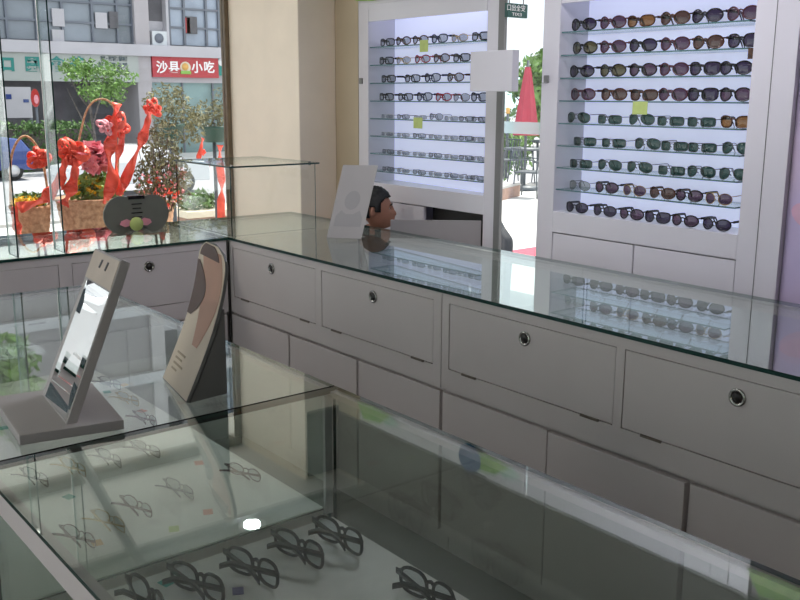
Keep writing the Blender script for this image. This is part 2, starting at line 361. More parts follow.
for k in range(5):
    z0 = 3.86+3.4*k
    if k == 0: fwindow(2.75, 18.08, z0, [x for x in Lx if 2.75 < x])
    fwindow(19.75, 33.9, z0, Rx, 'fwin2')
    fwindow(-13.2, 1.95, z0, [-13.2+1.4*j for j in range(11)])
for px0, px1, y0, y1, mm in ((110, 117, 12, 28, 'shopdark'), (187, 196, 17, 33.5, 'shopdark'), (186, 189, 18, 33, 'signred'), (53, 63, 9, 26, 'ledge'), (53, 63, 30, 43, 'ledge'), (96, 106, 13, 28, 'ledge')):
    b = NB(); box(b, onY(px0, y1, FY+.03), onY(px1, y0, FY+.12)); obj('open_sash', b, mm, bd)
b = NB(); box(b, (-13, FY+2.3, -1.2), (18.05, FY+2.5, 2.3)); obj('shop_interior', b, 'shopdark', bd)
b = NB(); box(b, (18.85, FY+.2, -1.2), (33.9, FY+.4, 2.4)); obj('shopfront_glass', b, 'shopteal', bd)
b = NB()
for x in (20.4, 22.0, 23.6, 25.2, 27): box(b, (x, FY+.12, -1.2), (x+.08, FY+.2, 2.4))
obj('shopfront_frame', b, 'mull', bd)
b = NB(); box(b, (-13.3, FY+.0, 2.28), (18.05, FY+.5, 3.38)); box(b, (18.85, FY+.0, 2.2), (33.9, FY+.5, 3.38)); obj('fascia', b, 'ledge', bd)
# ---- signs
def signthing(name, label, px, py, mat):
    a = onY(px[0], py[1], FY-.1); c = onY(px[1], py[0], FY-.1)
    t = thing(name, label, 'sign', ((a.x+c.x)/2, FY-.1, a.z)); b = NB(); box(b, (a.x, FY-.22, a.z), (c.x, FY-.02, c.z)); obj('board', b, mat, t); return t, a, c
def stext(t, name, body, px, py, h, mat, sx=1.0, bold=.01):
    p = onY(px, py, FY-.225); textobj(name, body, h, mat, basis(p, (1, 0, 0), (0, 0, 1)), t, depth=.015, bold=bold, sx=sx)
t, a, c = signthing('shop_sign', 'red shop sign with white Chinese lettering and round emblem across the road', (152, 217), (57.5, 77), 'signred')
for ch, px in (('沙', 162), ('县', 174), ('小', 197), ('吃', 209)): stext(t, 'lettering', ch, px, 68, .58, 'letter', bold=.012)
p = onY(185.5, 67.5, FY-.23); b = NB(); lathe(b, [(0, 0), (.27, 0), (.27, .015), (0, .015)], 24, c=(p.x, p.y, p.z), axis='y'); e = obj('emblem', b, 'photocream', t)
b = NB(); lathe(b, [(0, 0), (.17, 0), (.17, .02), (0, .02)], 16, c=(p.x-.02, p.y-.025, p.z+.03), axis='y'); obj('emblem_figure', b, 'orange', e)
b = NB(); box(b, (p.x-.26, p.y-.03, p.z-.30), (p.x+.26, p.y, p.z-.16)); obj('emblem_base', b, 'green', e)
t, a, c = signthing('shop_sign', 'dark teal shop sign right of the red sign', (217.5, 262), (56.5, 75.5), 'signteal')
b = NB(); p = onY(222, 62, FY-.23); lathe(b, [(0, 0), (.2, 0), (.2, .02), (0, .02)], 16, c=(p.x, p.y, p.z), axis='y'); obj('emblem', b, 'letter', t)
t, a, c = signthing('shop_sign', 'wide pale shop sign with teal characters and small dark text behind the tree', (-40, 137), (56, 80), 'signpale')
for ch, px in (('口', 7.5), ('園', 32.5), ('會', 57), ('茶', 77)): stext(t, 'lettering', ch, px, 65, .62, 'signteal', bold=.035)
for ch, px, py, h in (('家 · 家庭 茶村', 114, 59, .2), ('茶 日 园 餐 廷', 113, 65.5, .22), ('0-82228618', 117, 72.5, .24)): stext(t, 'small_lettering', ch, px, py, h, 'letterd', bold=.012)
# ---- air conditioner
p = onY(160, 46.5, FY+.1); q = onY(148.5, 46.5, FY+.1)
t = thing('air_conditioner', 'white air conditioner unit on the balcony above the red sign', 'air conditioner', (p.x, FY+.15, 3.87))
b = NB(); box(b, (p.x-.45, FY-.1, 3.87), (p.x+.35, FY+.25, 4.5)); obj('body', b, 'acw', t, bevel=.02)
b = NB(); lathe(b, [(0, 0), (.22, 0), (.22, .03), (0, .03)], 20, c=(p.x-.12, FY-.13, 4.18), axis='y'); obj('fan_grille', b, 'mull', t)
# ---- notice board and bus stop pole
a = onY(5, 118, 40.5); c = onY(30.5, 87, 40.5)
t = thing('notice_board', 'pale blue notice board with posters standing behind the hedge', 'notice board', ((a.x+c.x)/2, 40.5, -1.08))
b = NB(); box(b, (a.x, 40.5, a.z), (c.x, 40.6, c.z)); obj('board', b, 'ledge', t)
b = NB()
for x in (a.x+.05, c.x-.05): box(b, (x-.05, 40.52, -1.08), (x+.05, 40.58, a.z))
obj('post', b, 'mull', t)
b = NB(); box(b, (a.x+.1, 40.48, a.z+.75), (a.x+.32, 40.5, a.z+.95)); box(b, (a.x+.78, 40.48, a.z+.62), (a.x+1.0, 40.5, a.z+.75)); obj('poster', b, 'carblue', t)
p = onY(34.5, 98, 39)
t = thing('street_sign', 'small red and pink round road sign on a dark pole left of the tree', 'road sign', (p.x, 39, -1.08))
b = NB(); tube(b, [(p.x+.05, 39, -1.08), (p.x+.05, 39, p.z+.3)], .05, 8); obj('pole', b, 'mull', t)
b = NB(); prism(b, [(p.x + .17*math.cos(2*PI*k/16), 38.9, p.z + .36*math.sin(2*PI*k/16)) for k in range(16)], (0, .04, 0)); obj('sign_plate', b, 'motor', t)
b = NB(); prism(b, [(p.x+.03 + .09*math.cos(2*PI*k/12), 38.88, p.z-.05 + .18*math.sin(2*PI*k/12)) for k in range(12)], (0, .02, 0)); obj('sign_face', b, 'pink', t)
# ---- tree and hedge
def tree(label, base, crown_c, rad, n, size, mat, trunk_r, group=None, seed=1, z=-1.1):
    rng = random.Random(seed)
    t = thing('street_tree', label, 'tree', (base[0], base[1], z), group=group)
    b = NB(); pts = smoothpts([(base[0], base[1], z), (base[0]+.1, base[1], z+1.2), (base[0]-.05, base[1]+.05, crown_c[2]), (crown_c[0], crown_c[1], crown_c[2]+rad[2]*.6)], 4)
    tube(b, pts, [trunk_r*(1-.8*i/(len(pts)-1)) for i in range(len(pts))], 8)
    for k in range(7):
        a = rng.uniform(0, 2*PI); s = Vector(pts[rng.randint(4, len(pts)-3)]); e = Vector(crown_c) + Vector((rad[0]*.7*math.cos(a), rad[1]*.7*math.sin(a), rad[2]*rng.uniform(-.2, .6)))
        tube(b, smoothpts([s, (s+e)/2 + Vector((0, 0, -.15)), e], 4), [trunk_r*.4]*5+[trunk_r*.3, trunk_r*.2, trunk_r*.15, trunk_r*.1], 6) if True else None
    obj('trunk', b, 'bark', t)
    b = NB()
    for k in range(14):
        d = Vector((rng.uniform(-1, 1), rng.uniform(-1, 1), rng.uniform(-.8, 1)));
        cc = Vector(crown_c) + Vector((d.x*rad[0]*.62, d.y*rad[1]*.62, d.z*rad[2]*.62))
        leaves(b, cc, (rad[0]*.48, rad[1]*.48, rad[2]*.36), n//14, size, rng=rng)
    obj('foliage', b, mat, t); return t
cc = onY(93, 84, 35); bs = onY(92, 140, 35)
tree('young green street tree with a loose crown in front of the pale shop sign', (bs.x, 35), (cc.x, 35, cc.z), (1.35, 1.2, 1.05), 1700, .09, 'leafl', .09, seed=4)
def hedge(label, xa, xb, y, z0, z1, n):
    t = thing('hedge', label, 'hedge', ((xa+xb)/2, y, z0)); b = NB()
    for _ in range(n):
        leaf1(b, Vector((random.uniform(xa, xb), random.uniform(y-.5, y+.5), random.uniform(z0, z1) + .12*math.sin(_))), random.uniform(.07, .15))
    obj('foliage', b, 'hedge', t)
    b = NB(); box(b, (xa+.15, y-.35, z0), (xb-.15, y+.35, z1-.2)); obj('twigs', b, 'bark', t)
a = onY(2, 120, 36.5); c = onY(88, 120, 36.5)
hedge('clipped green hedge along the far side of the road behind the blue car', a.x-3, c.x, 36.5, -1.2, .55, 7500)
g = ray(-42, 60); tree('tall leafy street tree whose crown mirrors in the showcase glass at far left', (g.x/g.y*17, 17), (g.x/g.y*17, 17, 5.5), (.9, .9, 1.2), 2200, .16, 'leafl', .13, seed=14)
# ---- cars
def car(name, label, loc, rz, paint, kind, scale=1.0):
    t = thing(name, label, 'car', (0, 0, 0)); L, W, H = 4.4, 1.72, 1.45
    if kind == 'sedan': prof = [(-2.2,.35),(-2.2,.75),(-2.05,.92),(-1.35,.98),(-.75,1.40),(.35,1.45),(1.0,1.02),(2.0,.86),(2.2,.62),(2.2,.35)]
    else: prof = [(-2.1,.35),(-2.15,.8),(-1.98,1.0),(-1.72,1.36),(-.9,1.48),(.3,1.46),(1.0,1.02),(1.9,.86),(2.1,.6),(2.1,.35)]
    b = NB(); rows = []
    for y, sc in ((-.86, .0), (-.80, .04), (-.5, .06), (.5, .06), (.80, .04), (.86, .0)):
        row = []
        for x, z in prof:
            yy = y * (1 - .22*max(0, (z-.95)/.5)); row.append(b.verts.new((x*(.985+sc*.25), yy, z + (sc-.04)*.5*(z > .5))))
        rows.append(row)
    n = len(prof)
    for i in range(len(rows)-1):
        for k in range(n): b.faces.new((rows[i][k], rows[i+1][k], rows[i+1][(k+1) % n], rows[i][(k+1) % n]))
    b.faces.new(rows[0]); b.faces.new(rows[-1][::-1])
    obj('body', b, paint, t, bevel=.03)
    for s in (-1, 1):
        b = NB(); y = s*.835
        pr = [(-1.25, 1.0), (-.72, 1.34), (.28, 1.38), (.82, 1.03)] if kind == 'sedan' else [(-1.72, 1.03), (-1.58, 1.32), (.25, 1.40), (.82, 1.03)]
        prism(b, [(x, y*(1 - .22*max(0, (z-.95)/.5)) + s*.012, z) for x, z in pr], (0, -s*.02, 0)); obj('side_window', b, 'cardark', t)
        for x in (-1.35, 1.38):
            b = NB(); lathe(b, [(0, -.1), (.31, -.1), (.33, -.06), (.33, .06), (.31, .1), (0, .1)], 22, c=(x, s*.76, .33), axis='y'); w = obj('wheel', b, 'tyre', t)
            b = NB(); lathe(b, [(0, -.015), (.2, -.015), (.2, .015), (0, .015)], 16, c=(x, s*.865, .33), axis='y'); obj('hubcap', b, 'alu', w)
        b = NB(); box(b, (-2.2, s*.55, .72), (-2.1, s*.8, .9)); obj('tail_light', b, 'tail', t)
        b = NB(); box(b, (2.02, s*.5, .62), (2.14, s*.78, .76)); obj('head_light', b, 'letter', t)
    b = NB()
    pr = [(.40, 1.435), (.96, 1.055)]
    prism(b, [(pr[0][0]+.03, -.60, pr[0][1]+.015), (pr[0][0]+.03, .60, pr[0][1]+.015), (pr[1][0]+.03, .74, pr[1][1]+.015), (pr[1][0]+.03, -.74, pr[1][1]+.015)], (.012, 0, .012)); obj('windscreen', b, 'cardark', t)
    pr = [(-.79, 1.405), (-1.30, 1.03)] if kind == 'sedan' else [(-1.76, 1.34), (-1.98, 1.03)]
    prism(b := NB(), [(pr[0][0]-.02, -.58, pr[0][1]+.01), (pr[0][0]-.02, .58, pr[0][1]+.01), (pr[1][0]-.02, .72, pr[1][1]+.01), (pr[1][0]-.02, -.72, pr[1][1]+.01)], (-.012, 0, .012)); obj('rear_window', b, 'cardark', t)
    t.location = loc; t.rotation_euler = (0, 0, rz); t.scale = (scale,)*3
    return t
p = onY(128, 150, 26.5); car('white_car', 'silver white car parked behind the red flower baskets', (p.x, 26.5, -1.2), PI, 'carwhite', 'sedan')
p = onY(27, 150, 33.5); car('blue_car', 'dark blue hatchback parked at the left in front of the hedge', (p.x-2.1, 33.5, -1.2), PI, 'carblue', 'hatch')

# white van added so the table mirror shows something bright
t = thing('added_white_van', 'added white van outside left of the shop, put there to brighten the table mirror', 'van', (-2.2, 10.6, GZ0 := -.1))
b = NB(); prism(b, [(-4.4, 9.8, .25), (.3, 9.8, .25), (.35, 9.8, 1.0), (-.5, 9.8, 1.25), (-1.0, 9.8, 2.1), (-4.4, 9.8, 2.15)], (0, 1.7, 0)); obj('body', b, 'carwhite', t, bevel=.06)
b = NB(); prism(b, [(-1.75, 9.79, 1.3), (-.62, 9.79, 1.3), (-1.02, 9.79, 2.0), (-1.75, 9.79, 2.0)], (0, .015, 0)); obj('side_window', b, 'cardark', t)
for x in (-3.6, -.6):
    for y in (9.86, 11.4):
        b = NB(); lathe(b, [(0, -.1), (.30, -.1), (.33, -.06), (.33, .06), (.30, .1), (0, .1)], 22, c=(x, y, .23), axis='y'); obj('wheel', b, 'tyre', t)
# ================================================================== flower baskets on the pavement
GZ = -.1
def ribpx(bm, pts, w, Y, mi=0, ph=0.0):
    P = smoothpts([onY(x, y, Y + dy) for x, y, dy in pts], 5); n = len(P)
    side = []
    for i in range(n):
        tt = (P[min(i+1, n-1)] - P[max(i-1, 0)]).normalized()
        s = tt.cross(Vector((0, 1, 0)))
        s = s.normalized() if s.length > 1e-4 else Vector((1, 0, 0))
        a = .9*math.sin(i*.7 + ph); side.append(s*math.cos(a) + Vector((0, 1, 0))*math.sin(a))
    ww = w if isinstance(w, list) else [w*(.85+.25*math.sin(i*.9+ph)) for i in range(n)]
    ribbon(bm, P, ww, side, mi)
def bowpx(bm, x, y, s, Y, mi=0, seed=0, nl=7):
    c = onY(x, y, Y); rng = random.Random(seed)
    for k in range(nl):
        a = 2*PI*k/nl + rng.uniform(-.3, .3); L = s*rng.uniform(.7, 1.15); d = Vector((math.cos(a), rng.uniform(-.5, .2), math.sin(a)))
        up = Vector((-d.z, .3, d.x)).normalized()
        pts = smoothpts([c, c + d*L*.6 + up*L*.32, c + d*L, c + d*L*.6 - up*L*.32, c + Vector((0, -.01, 0))], 4)
        ph = rng.uniform(0, 6); sd = []
        for i, q in enumerate(pts):
            tt = (pts[min(i+1, len(pts)-1)] - pts[max(i-1, 0)]).normalized(); e = tt.cross(Vector((0, 1, 0)))
            e = e.normalized() if e.length > .05 else Vector((1, 0, 0)); a = .8*math.sin(i*.5+ph); sd.append(e*math.cos(a) + Vector((0, 1, 0))*math.sin(a))
        ribbon(bm, pts, [s*.55*(.8+.3*math.sin(i*.8+ph)) for i in range(len(pts))], sd, mi)
    for v in range(3):
        lathe(bm, [(0, -s*.14), (s*.13, -s*.05), (s*.13, s*.05), (0, s*.14)], 8, mi, c + Vector((rng.uniform(-.02, .02), -.02, rng.uniform(-.02, .02))))
def basket_stand(label, x0, x1, yt, yb, Y, tap=.8, group=None):
    c = onY((x0+x1)/2, yt, Y); r = (onY(x1, yt, Y) - onY(x0, yt, Y)).length/2; zb = onY((x0+x1)/2, yb, Y).z
    t = thing('flower_basket', label, 'flower basket', (c.x, Y, GZ), group=group)
    b = NB(); prof = [(r*tap*.97, zb)]
    m = 9
    for i in range(m+1):
        h = i/m; prof.append((r*(tap + (1-tap)*h) + .004*(i % 2), zb + (c.z-zb)*h))
    prof += [(r*1.06, c.z+.005), (r*1.06, c.z+.02), (r*.98, c.z+.02), (r*.95, c.z-.02), (r*.5, c.z-.03)]
    lathe(b, prof, 28, c=(c.x, Y, 0)); obj('basket', b, 'wicker', t)
    for k in range(3):
        a = 2*PI*k/3 + .5; b = NB()
        tube(b, [(c.x + r*.7*math.cos(a), Y + r*.7*math.sin(a), zb), (c.x + (r*.9+.08)*math.cos(a), Y + (r*.9+.08)*math.sin(a), GZ)], .009, 8); obj('leg', b, 'twig', t)
    return t, c, r, zb
YB = 6.35
# left basket
t, c, r, zb = basket_stand('small wicker flower basket with yellow flowers and a sweeping red ribbon, leftmost on the pavement', 11, 50, 208, 236, YB, .82)
b = NB(); leaves(b, (c.x, YB, c.z+.05), (r*.9, r*.8, .05), 260, .028); obj('foliage', b, 'leaf', t)
b = NB(); leaves(b, (c.x-.03, YB-.06, c.z+.05), (r*.8, r*.6, .03), 320, .02, asp=1.2); obj('flowers', b, 'yellowf', t)
b = NB(); tube(b, smoothpts([(c.x-r, YB, c.z), (c.x-r*.75, YB, c.z+.34), (c.x, YB, c.z+.47), (c.x+r*.75, YB, c.z+.34), (c.x+r, YB, c.z)], 6), .008, 6); obj('handle', b, 'wicker', t)
b = NB(); bowpx(b, 39, 158, .075, YB-.2, seed=3, nl=7)
ribpx(b, [(66, 158, -.2), (58, 182, -.22), (42, 200, -.25), (18, 208, -.26)], .085, YB, ph=.3)
ribpx(b, [(14, 206, -.26), (16, 222, -.27), (20, 236, -.27), (21, 246, -.27)], .06, YB, ph=1.5); obj('ribbon', b, 'red', t)
# big middle basket
t, c, r, zb = basket_stand('large wicker flower basket with tall red ribbon bows and pink tulle, middle of the pavement', 58, 118, 200, 229, YB, .86)
b = NB(); leaves(b, (c.x+.05, YB, c.z+.08), (r*.95, r*.8, .11), 520, .035); obj('foliage', b, 'leafl', t)
b = NB(); leaves(b, (c.x, YB-.05, c.z+.10), (r*.8, r*.6, .07), 110, .02, asp=1.2); obj('flowers', b, 'yellowf', t)
b = NB(); tube(b, smoothpts([onY(66, 205, YB), onY(80, 135, YB), onY(88, 108, YB), onY(100, 99, YB), onY(113, 106, YB), onY(119, 135, YB), onY(116, 203, YB)], 8), .007, 6); obj('handle', b, 'wicker', t)
b = NB(); bowpx(b, 116, 128, .085, YB-.2, seed=5, nl=6); bowpx(b, 71, 152, .095, YB-.22, seed=8, nl=7)
ribpx(b, [(117, 103, -.2), (114, 128, -.22), (109, 155, -.24), (112, 182, -.24), (104, 204, -.22)], .085, YB, ph=.2)
ribpx(b, [(120, 118, -.18), (122, 140, -.2), (116, 165, -.22), (120, 195, -.22)], .05, YB, ph=1.1)
ribpx(b, [(76, 158, -.22), (74, 178, -.25), (68, 196, -.26), (63, 205, -.26)], .085, YB, ph=.5)
ribpx(b, [(67, 158, -.24), (62, 175, -.26), (63, 190, -.26)], .06, YB, ph=2.0)
ribpx(b, [(150, 112, -.16), (146, 128, -.16), (138, 150, -.18), (126, 178, -.2), (119, 200, -.2)], .07, YB, ph=.9); obj('ribbon', b, 'red', t)
b = NB(); c2 = onY(93, 158, YB-.05)
leaves(b, c2, (.10, .08, .10), 160, .045, asp=1.3); bowpx(b, 105, 126, .055, YB-.26, seed=15, nl=5); obj('tulle', b, 'pink', t)
# dry shrub basket
t, c, r, zb = basket_stand('bushy basket of dry olive foliage with pink buds behind the spectacle shaped plaque', 122, 172, 205, 232, YB+.30, .85)
b = NB()
for k in range(26):
    a = random.uniform(-1, 1); q = Vector((c.x + a*.16 + random.uniform(-.05, .05), YB + random.uniform(-.12, .18), c.z + random.uniform(.25, .62) - abs(a)*.12))
    tube(b, smoothpts([(c.x + a*.06, YB, c.z-.02), (c.x + a*.12, YB + random.uniform(-.06, .06), c.z + .2), q], 3), .003, 5)
obj('stems', b, 'twig', t)
b = NB()
leaves(b, (c.x+.02, YB+.04, c.z+.20), (.22, .18, .22), 1100, .024, asp=2.6); leaves(b, (c.x+.03, YB+.05, c.z+.48), (.17, .15, .16), 420, .024, asp=2.6); obj('foliage', b, 'olive', t)
b = NB(); leaves(b, (c.x-.04, YB-.08, c.z+.16), (.20, .12, .18), 90, .013, asp=1.2); obj('buds', b, 'pinkf', t)
b = NB(); leaves(b, (c.x-.08, YB-.12, c.z+.12), (.14, .06, .12), 36, .022, asp=1.5); bowpx(b, 151, 108, .065, YB-.05, seed=21, nl=6)
ribpx(b, [(141, 220, -.2), (133, 228, -.2), (128, 240, -.2)], .04, YB, ph=.2); ribpx(b, [(150, 222, -.2), (160, 230, -.2), (164, 240, -.2)], .04, YB, ph=.9); obj('ribbon', b, 'red', t)
# two green pots with olive foliage on tall stands
for (px, py, w, hh, lab, sd) in ((171, 131, 24, 15, 'dark green plant pot of olive foliage on a tall stand, left of the two', 1), (214, 134, 26, 16, 'dark green plant pot hung with red ribbons beside the brown window frame', 2)):
    YP = 7.15 + .45*sd; cpt = onY(px, py, YP); rr = (onY(px+w/2, py, YP)-cpt).length; zt = onY(px, py-hh/2, YP).z; zb = onY(px, py+hh/2, YP).z
    t = thing('potted_plant', lab, 'potted plant', (cpt.x, YP, GZ), group=None)
    b = NB(); lathe(b, [(rr*.7, zb), (rr*.95, zt-.03), (rr*1.05, zt-.03), (rr*1.05, zt), (rr*.9, zt), (rr*.85, zt-.03), (0, zt-.03)], 24, c=(cpt.x, YP, 0)); obj('pot', b, 'pot', t)
    b = NB(); tube(b, [(cpt.x, YP, zb), (cpt.x, YP, GZ+.02)], .018, 8); lathe(b, [(.16, GZ), (.16, GZ+.02), (0, GZ+.02)], 20, c=(cpt.x, YP, 0)); obj('stand', b, 'dkmet', t)
    b = NB()
    if sd == 1:
        leaves(b, (cpt.x-.02, YP, zt+.17), (.22, .18, .17), 560, .024, asp=2.4); leaves(b, (cpt.x+.22, YP+.05, zt-.02), (.12, .12, .18), 320, .024, asp=2.4)
    else: leaves(b, (cpt.x-.05, YP, zt+.10), (.17, .15, .14), 300, .026, asp=2.4); leaves(b, (cpt.x+.04, YP-.05, zt+.2), (.08, .1, .16), 160, .02, asp=3)
    obj('foliage', b, 'olive', t)
    b = NB()
    if sd == 1: bowpx(b, 203, 152, .03, YP-.1, seed=31, nl=4); ribpx(b, [(203, 138, -.12), (201, 148, -.14), (198, 160, -.14)], .045, YP, ph=.2)
    else: ribpx(b, [(220, 145, -.15), (220, 165, -.16), (222, 185, -.16), (221, 205, -.16), (222, 238, -.16)], [.075]*21, YP, ph=0)
    obj('ribbon', b, 'red', t)
# low planter beyond
p = onY(208, 212, 9.0); q = onY(226, 232, 9.0); o = onY(188, 212, 9.0)
t = thing('planter_box', 'long low brown planter with a pale rim, right end of the pavement', 'planter', ((o.x+q.x)/2, 9.2, GZ))
b = NB(); box(b, (o.x, 9.0, GZ), (q.x+1.2, 9.45, p.z-.05)); obj('trough', b, 'brick', t, bevel=.01)
b = NB(); box(b, (o.x-.03, 8.96, p.z-.05), (q.x+1.23, 9.49, p.z+.02)); obj('rim', b, 'photocream', t, bevel=.008)
b = NB(); leaves(b, (p.x-.0, 9.2, p.z+.1), (.25, .18, .12), 420, .035); obj('foliage', b, 'leaf', t)
# ---- motorcycle seen in the mirror
def motorcycle(loc, rz):
    t = thing('motorcycle', 'red and white motorcycle parked on the pavement outside, seen in the tilted table mirror', 'motorcycle', (0, 0, 0))
    for x in (-.62, .64):
        b = NB(); n = 28
        tube(b, [(x + .26*math.cos(2*PI*k/n), 0, .31 + .26*math.sin(2*PI*k/n)) for k in range(n)], .05, 10, closed=True); w = obj('wheel', b, 'tyre', t)
        b = NB(); lathe(b, [(0, -.05), (.05, -.05), (.05, .05), (0, .05)], 14, c=(x, 0, .31), axis='y')
        for k in range(8): a = 2*PI*k/8; tube(b, [(x, 0, .31), (x + .23*math.cos(a), 0, .31 + .23*math.sin(a))], .009, 5)
        obj('spokes', b, 'alu', w)
    b = NB(); tube(b, smoothpts([(.64, 0, .31), (.5, 0, .66), (.4, 0, .98)], 4), .03, 8); tube(b, [(.4, -.34, 1.0), (.4, .34, 1.0)], .014, 8); obj('fork', b, 'alu', t)
    b = NB(); prism(b, [(.42, -.11, .78), (.1, -.11, .84), (-.02, -.11, .68), (.3, -.11, .5)], (0, .22, 0)); obj('fuel_tank', b, 'motor', t, bevel=.05)
    b = NB(); prism(b, [(.05, -.12, .72), (-.55, -.12, .80), (-.85, -.12, .86), (-.85, -.12, .78), (-.05, -.12, .62)], (0, .24, 0)); obj('seat', b, 'black', t, bevel=.03)
    b = NB(); prism(b, [(.35, -.1, .5), (-.1, -.1, .6), (-.3, -.1, .3), (.25, -.1, .2)], (0, .2, 0)); obj('engine', b, 'gunm', t, bevel=.03)
    b = NB(); prism(b, [(-.35, -.13, .76), (-.9, -.13, .84), (-.9, -.13, .72), (-.3, -.13, .5)], (0, .26, 0)); obj('side_panel', b, 'carwhite', t, bevel=.03)
    b = NB(); prism(b, [(.5, -.17, .98), (.42, -.17, .6), (.62, -.17, .62), (.58, -.17, .95)], (0, .34, 0)); obj('front_fairing', b, 'carwhite', t, bevel=.04)
    b = NB(); tube(b, [(.1, .13, .28), (-.75, .16, .36)], .045, 10); obj('exhaust', b, 'alu', t)
    t.location = loc; t.rotation_euler = (0, 0, rz); return t
motorcycle((-.55, 8.2, GZ), PI*.93)
t, c, r, zb = basket_stand('orange red ribboned flower basket outside the window, seen only in the tilted table mirror', -95, -50, 200, 232, 6.3, .85)
b = NB(); leaves(b, (c.x, 6.3, c.z+.08), (r, r, .1), 260, .04, asp=1.4); obj('flowers', b, 'red', t)
b = NB(); leaves(b, (c.x, 6.3, c.z+.04), (r, r, .08), 200, .04); obj('foliage', b, 'leaf', t)
# ================================================================== outside the narrow window
def hitz(x, y, z): return onZ(x, y, z)
ux = hitz(524, 190, GZ)     # umbrella foot
D = ux.length
def atD(x, y, d):           # point on the pixel ray at ground distance d
    r = ray(x, y); r = r * (d / math.hypot(r.x, r.y)); return r + Vector((0, 0, CZ))
du = math.hypot(ux.x, ux.y)
ta = atD(522, 67, du); tb = atD(525, 135, du)
t = thing('patio_umbrella', 'closed red patio umbrella on a dark pole outside the narrow window', 'umbrella', (ux.x, ux.y, GZ))
b = NB(); rw = (atD(536, 135, du)-atD(511, 135, du)).length/2
n = 16; rings = []
for h in range(9):
    f = h/8; z = ta.z + (tb.z-ta.z)*f; rad = (.05 + (rw-.05)*f**.95)
    rings.append([b.verts.new((ux.x + rad*(1+.14*(k % 2))*math.cos(2*PI*k/n), ux.y + rad*(1+.14*(k % 2))*math.sin(2*PI*k/n), z)) for k in range(n)])
for i in range(8):
    for k in range(n): b.faces.new((rings[i][k], rings[i][(k+1) % n], rings[i+1][(k+1) % n], rings[i+1][k]))
b.faces.new(rings[0][::-1]); b.faces.new(rings[-1]); obj('canopy', b, 'umb', t)
b = NB(); tube(b, [(ux.x, ux.y, GZ), (ux.x, ux.y, ta.z+.12)], .025, 8); obj('pole', b, 'dkmet', t)
b = NB(); lathe(b, [(.28, GZ), (.28, GZ+.06), (.05, GZ+.09), (0, GZ+.09)], 20, c=(ux.x, ux.y, 0)); obj('base', b, 'dkmet', t)
def ptable(label, px, py, group):
    g = hitz(px, py, GZ); t = thing('patio_table', label, 'table', (g.x, g.y, GZ), group=group)
    b = NB(); lathe(b, [(0, GZ+.70), (.36, GZ+.70), (.37, GZ+.72), (.36, GZ+.74), (0, GZ+.74)], 24, c=(g.x, g.y, 0)); obj('tabletop', b, 'dkmet', t)
    for k in range(4):
        a = PI/4 + k*PI/2; b = NB(); tube(b, [(g.x+.2*math.cos(a), g.y+.2*math.sin(a), GZ+.70), (g.x+.28*math.cos(a), g.y+.28*math.sin(a), GZ)], .014, 6); obj('leg', b, 'dkmet', t)
def pchair(label, px, py, rz, group):
    t = thing('patio_chair', label, 'chair', (0, 0, 0), group=group)
    b = NB(); box(b, (-.22, -.22, .43), (.22, .22, .46)); obj('seat', b, 'dkmet', t, bevel=.01)
    b = NB()
    for k in range(6): x = -.2+.08*k; tube(b, [(x, .21, .46), (x, .27, .86)], .010, 6)
    tube(b, [(-.22, .27, .86), (.22, .27, .86)], .014, 6); obj('backrest', b, 'dkmet', t)
    for sx in (-1, 1):
        for sy in (-1, 1): b = NB(); tube(b, [(sx*.2, sy*.2, .44), (sx*.22, sy*.23, 0)], .013, 6); obj('leg', b, 'dkmet', t)
        b = NB(); tube(b, smoothpts([(sx*.23, .25, .66), (sx*.25, 0, .67), (sx*.24, -.2, .64), (sx*.22, -.2, .45)], 4), .012, 6); obj('armrest', b, 'dkmet', t)
    g = hitz(px, py, GZ); t.location = g; t.rotation_euler = (0, 0, rz)
ptable('round dark patio table under the red umbrella, nearer of the two', 521, 185, 'patio tables'); ptable('round dark patio table further back right of the umbrella', 537, 172, 'patio tables')
pchair('dark metal patio chair in front of the nearer patio table', 529, 197, .4, 'patio chairs'); pchair('dark metal patio chair left of the red umbrella', 503, 181, -1.6, 'patio chairs'); pchair('dark metal patio chair at the right window edge', 546, 184, 1.9, 'patio chairs')
# kerb edge planter and slim post
a = hitz(497, 202, GZ); c = hitz(520, 196, GZ)
t = thing('brick_planter', 'low brown brick planter on the pavement below the patio chairs', 'planter', ((a.x+c.x)/2, (a.y+c.y)/2, GZ))
d = (c-a); nrm = Vector((d.y, -d.x, 0)).normalized()*-.35
b = NB(); prism(b, [a - d*.6, c, c + nrm, a - d*.6 + nrm], (0, 0, .20)); obj('wall', b, 'brick', t, bevel=.01)
b = NB(); prism(b, [a - d*.6 + Vector((0, 0, .2)), c + Vector((0, 0, .2)), c + nrm + Vector((0, 0, .2)), a - d*.6 + nrm + Vector((0, 0, .2))], (0, 0, .04)); obj('coping', b, 'kerb', t)
a = hitz(506, 178, GZ); tpole = atD(505, 108, math.hypot(a.x, a.y))
t = thing('slim_post', 'slim dark post left of the red umbrella with a small orange cap', 'post', a); b = NB(); tube(b, [a, (a.x, a.y, tpole.z)], .03, 8); obj('pole', b, 'dkmet', t)
b = NB(); lathe(b, [(.04, tpole.z-.12), (.045, tpole.z), (0, tpole.z+.02)], 10, c=(a.x, a.y, 0)); obj('cap', b, 'orange', t)
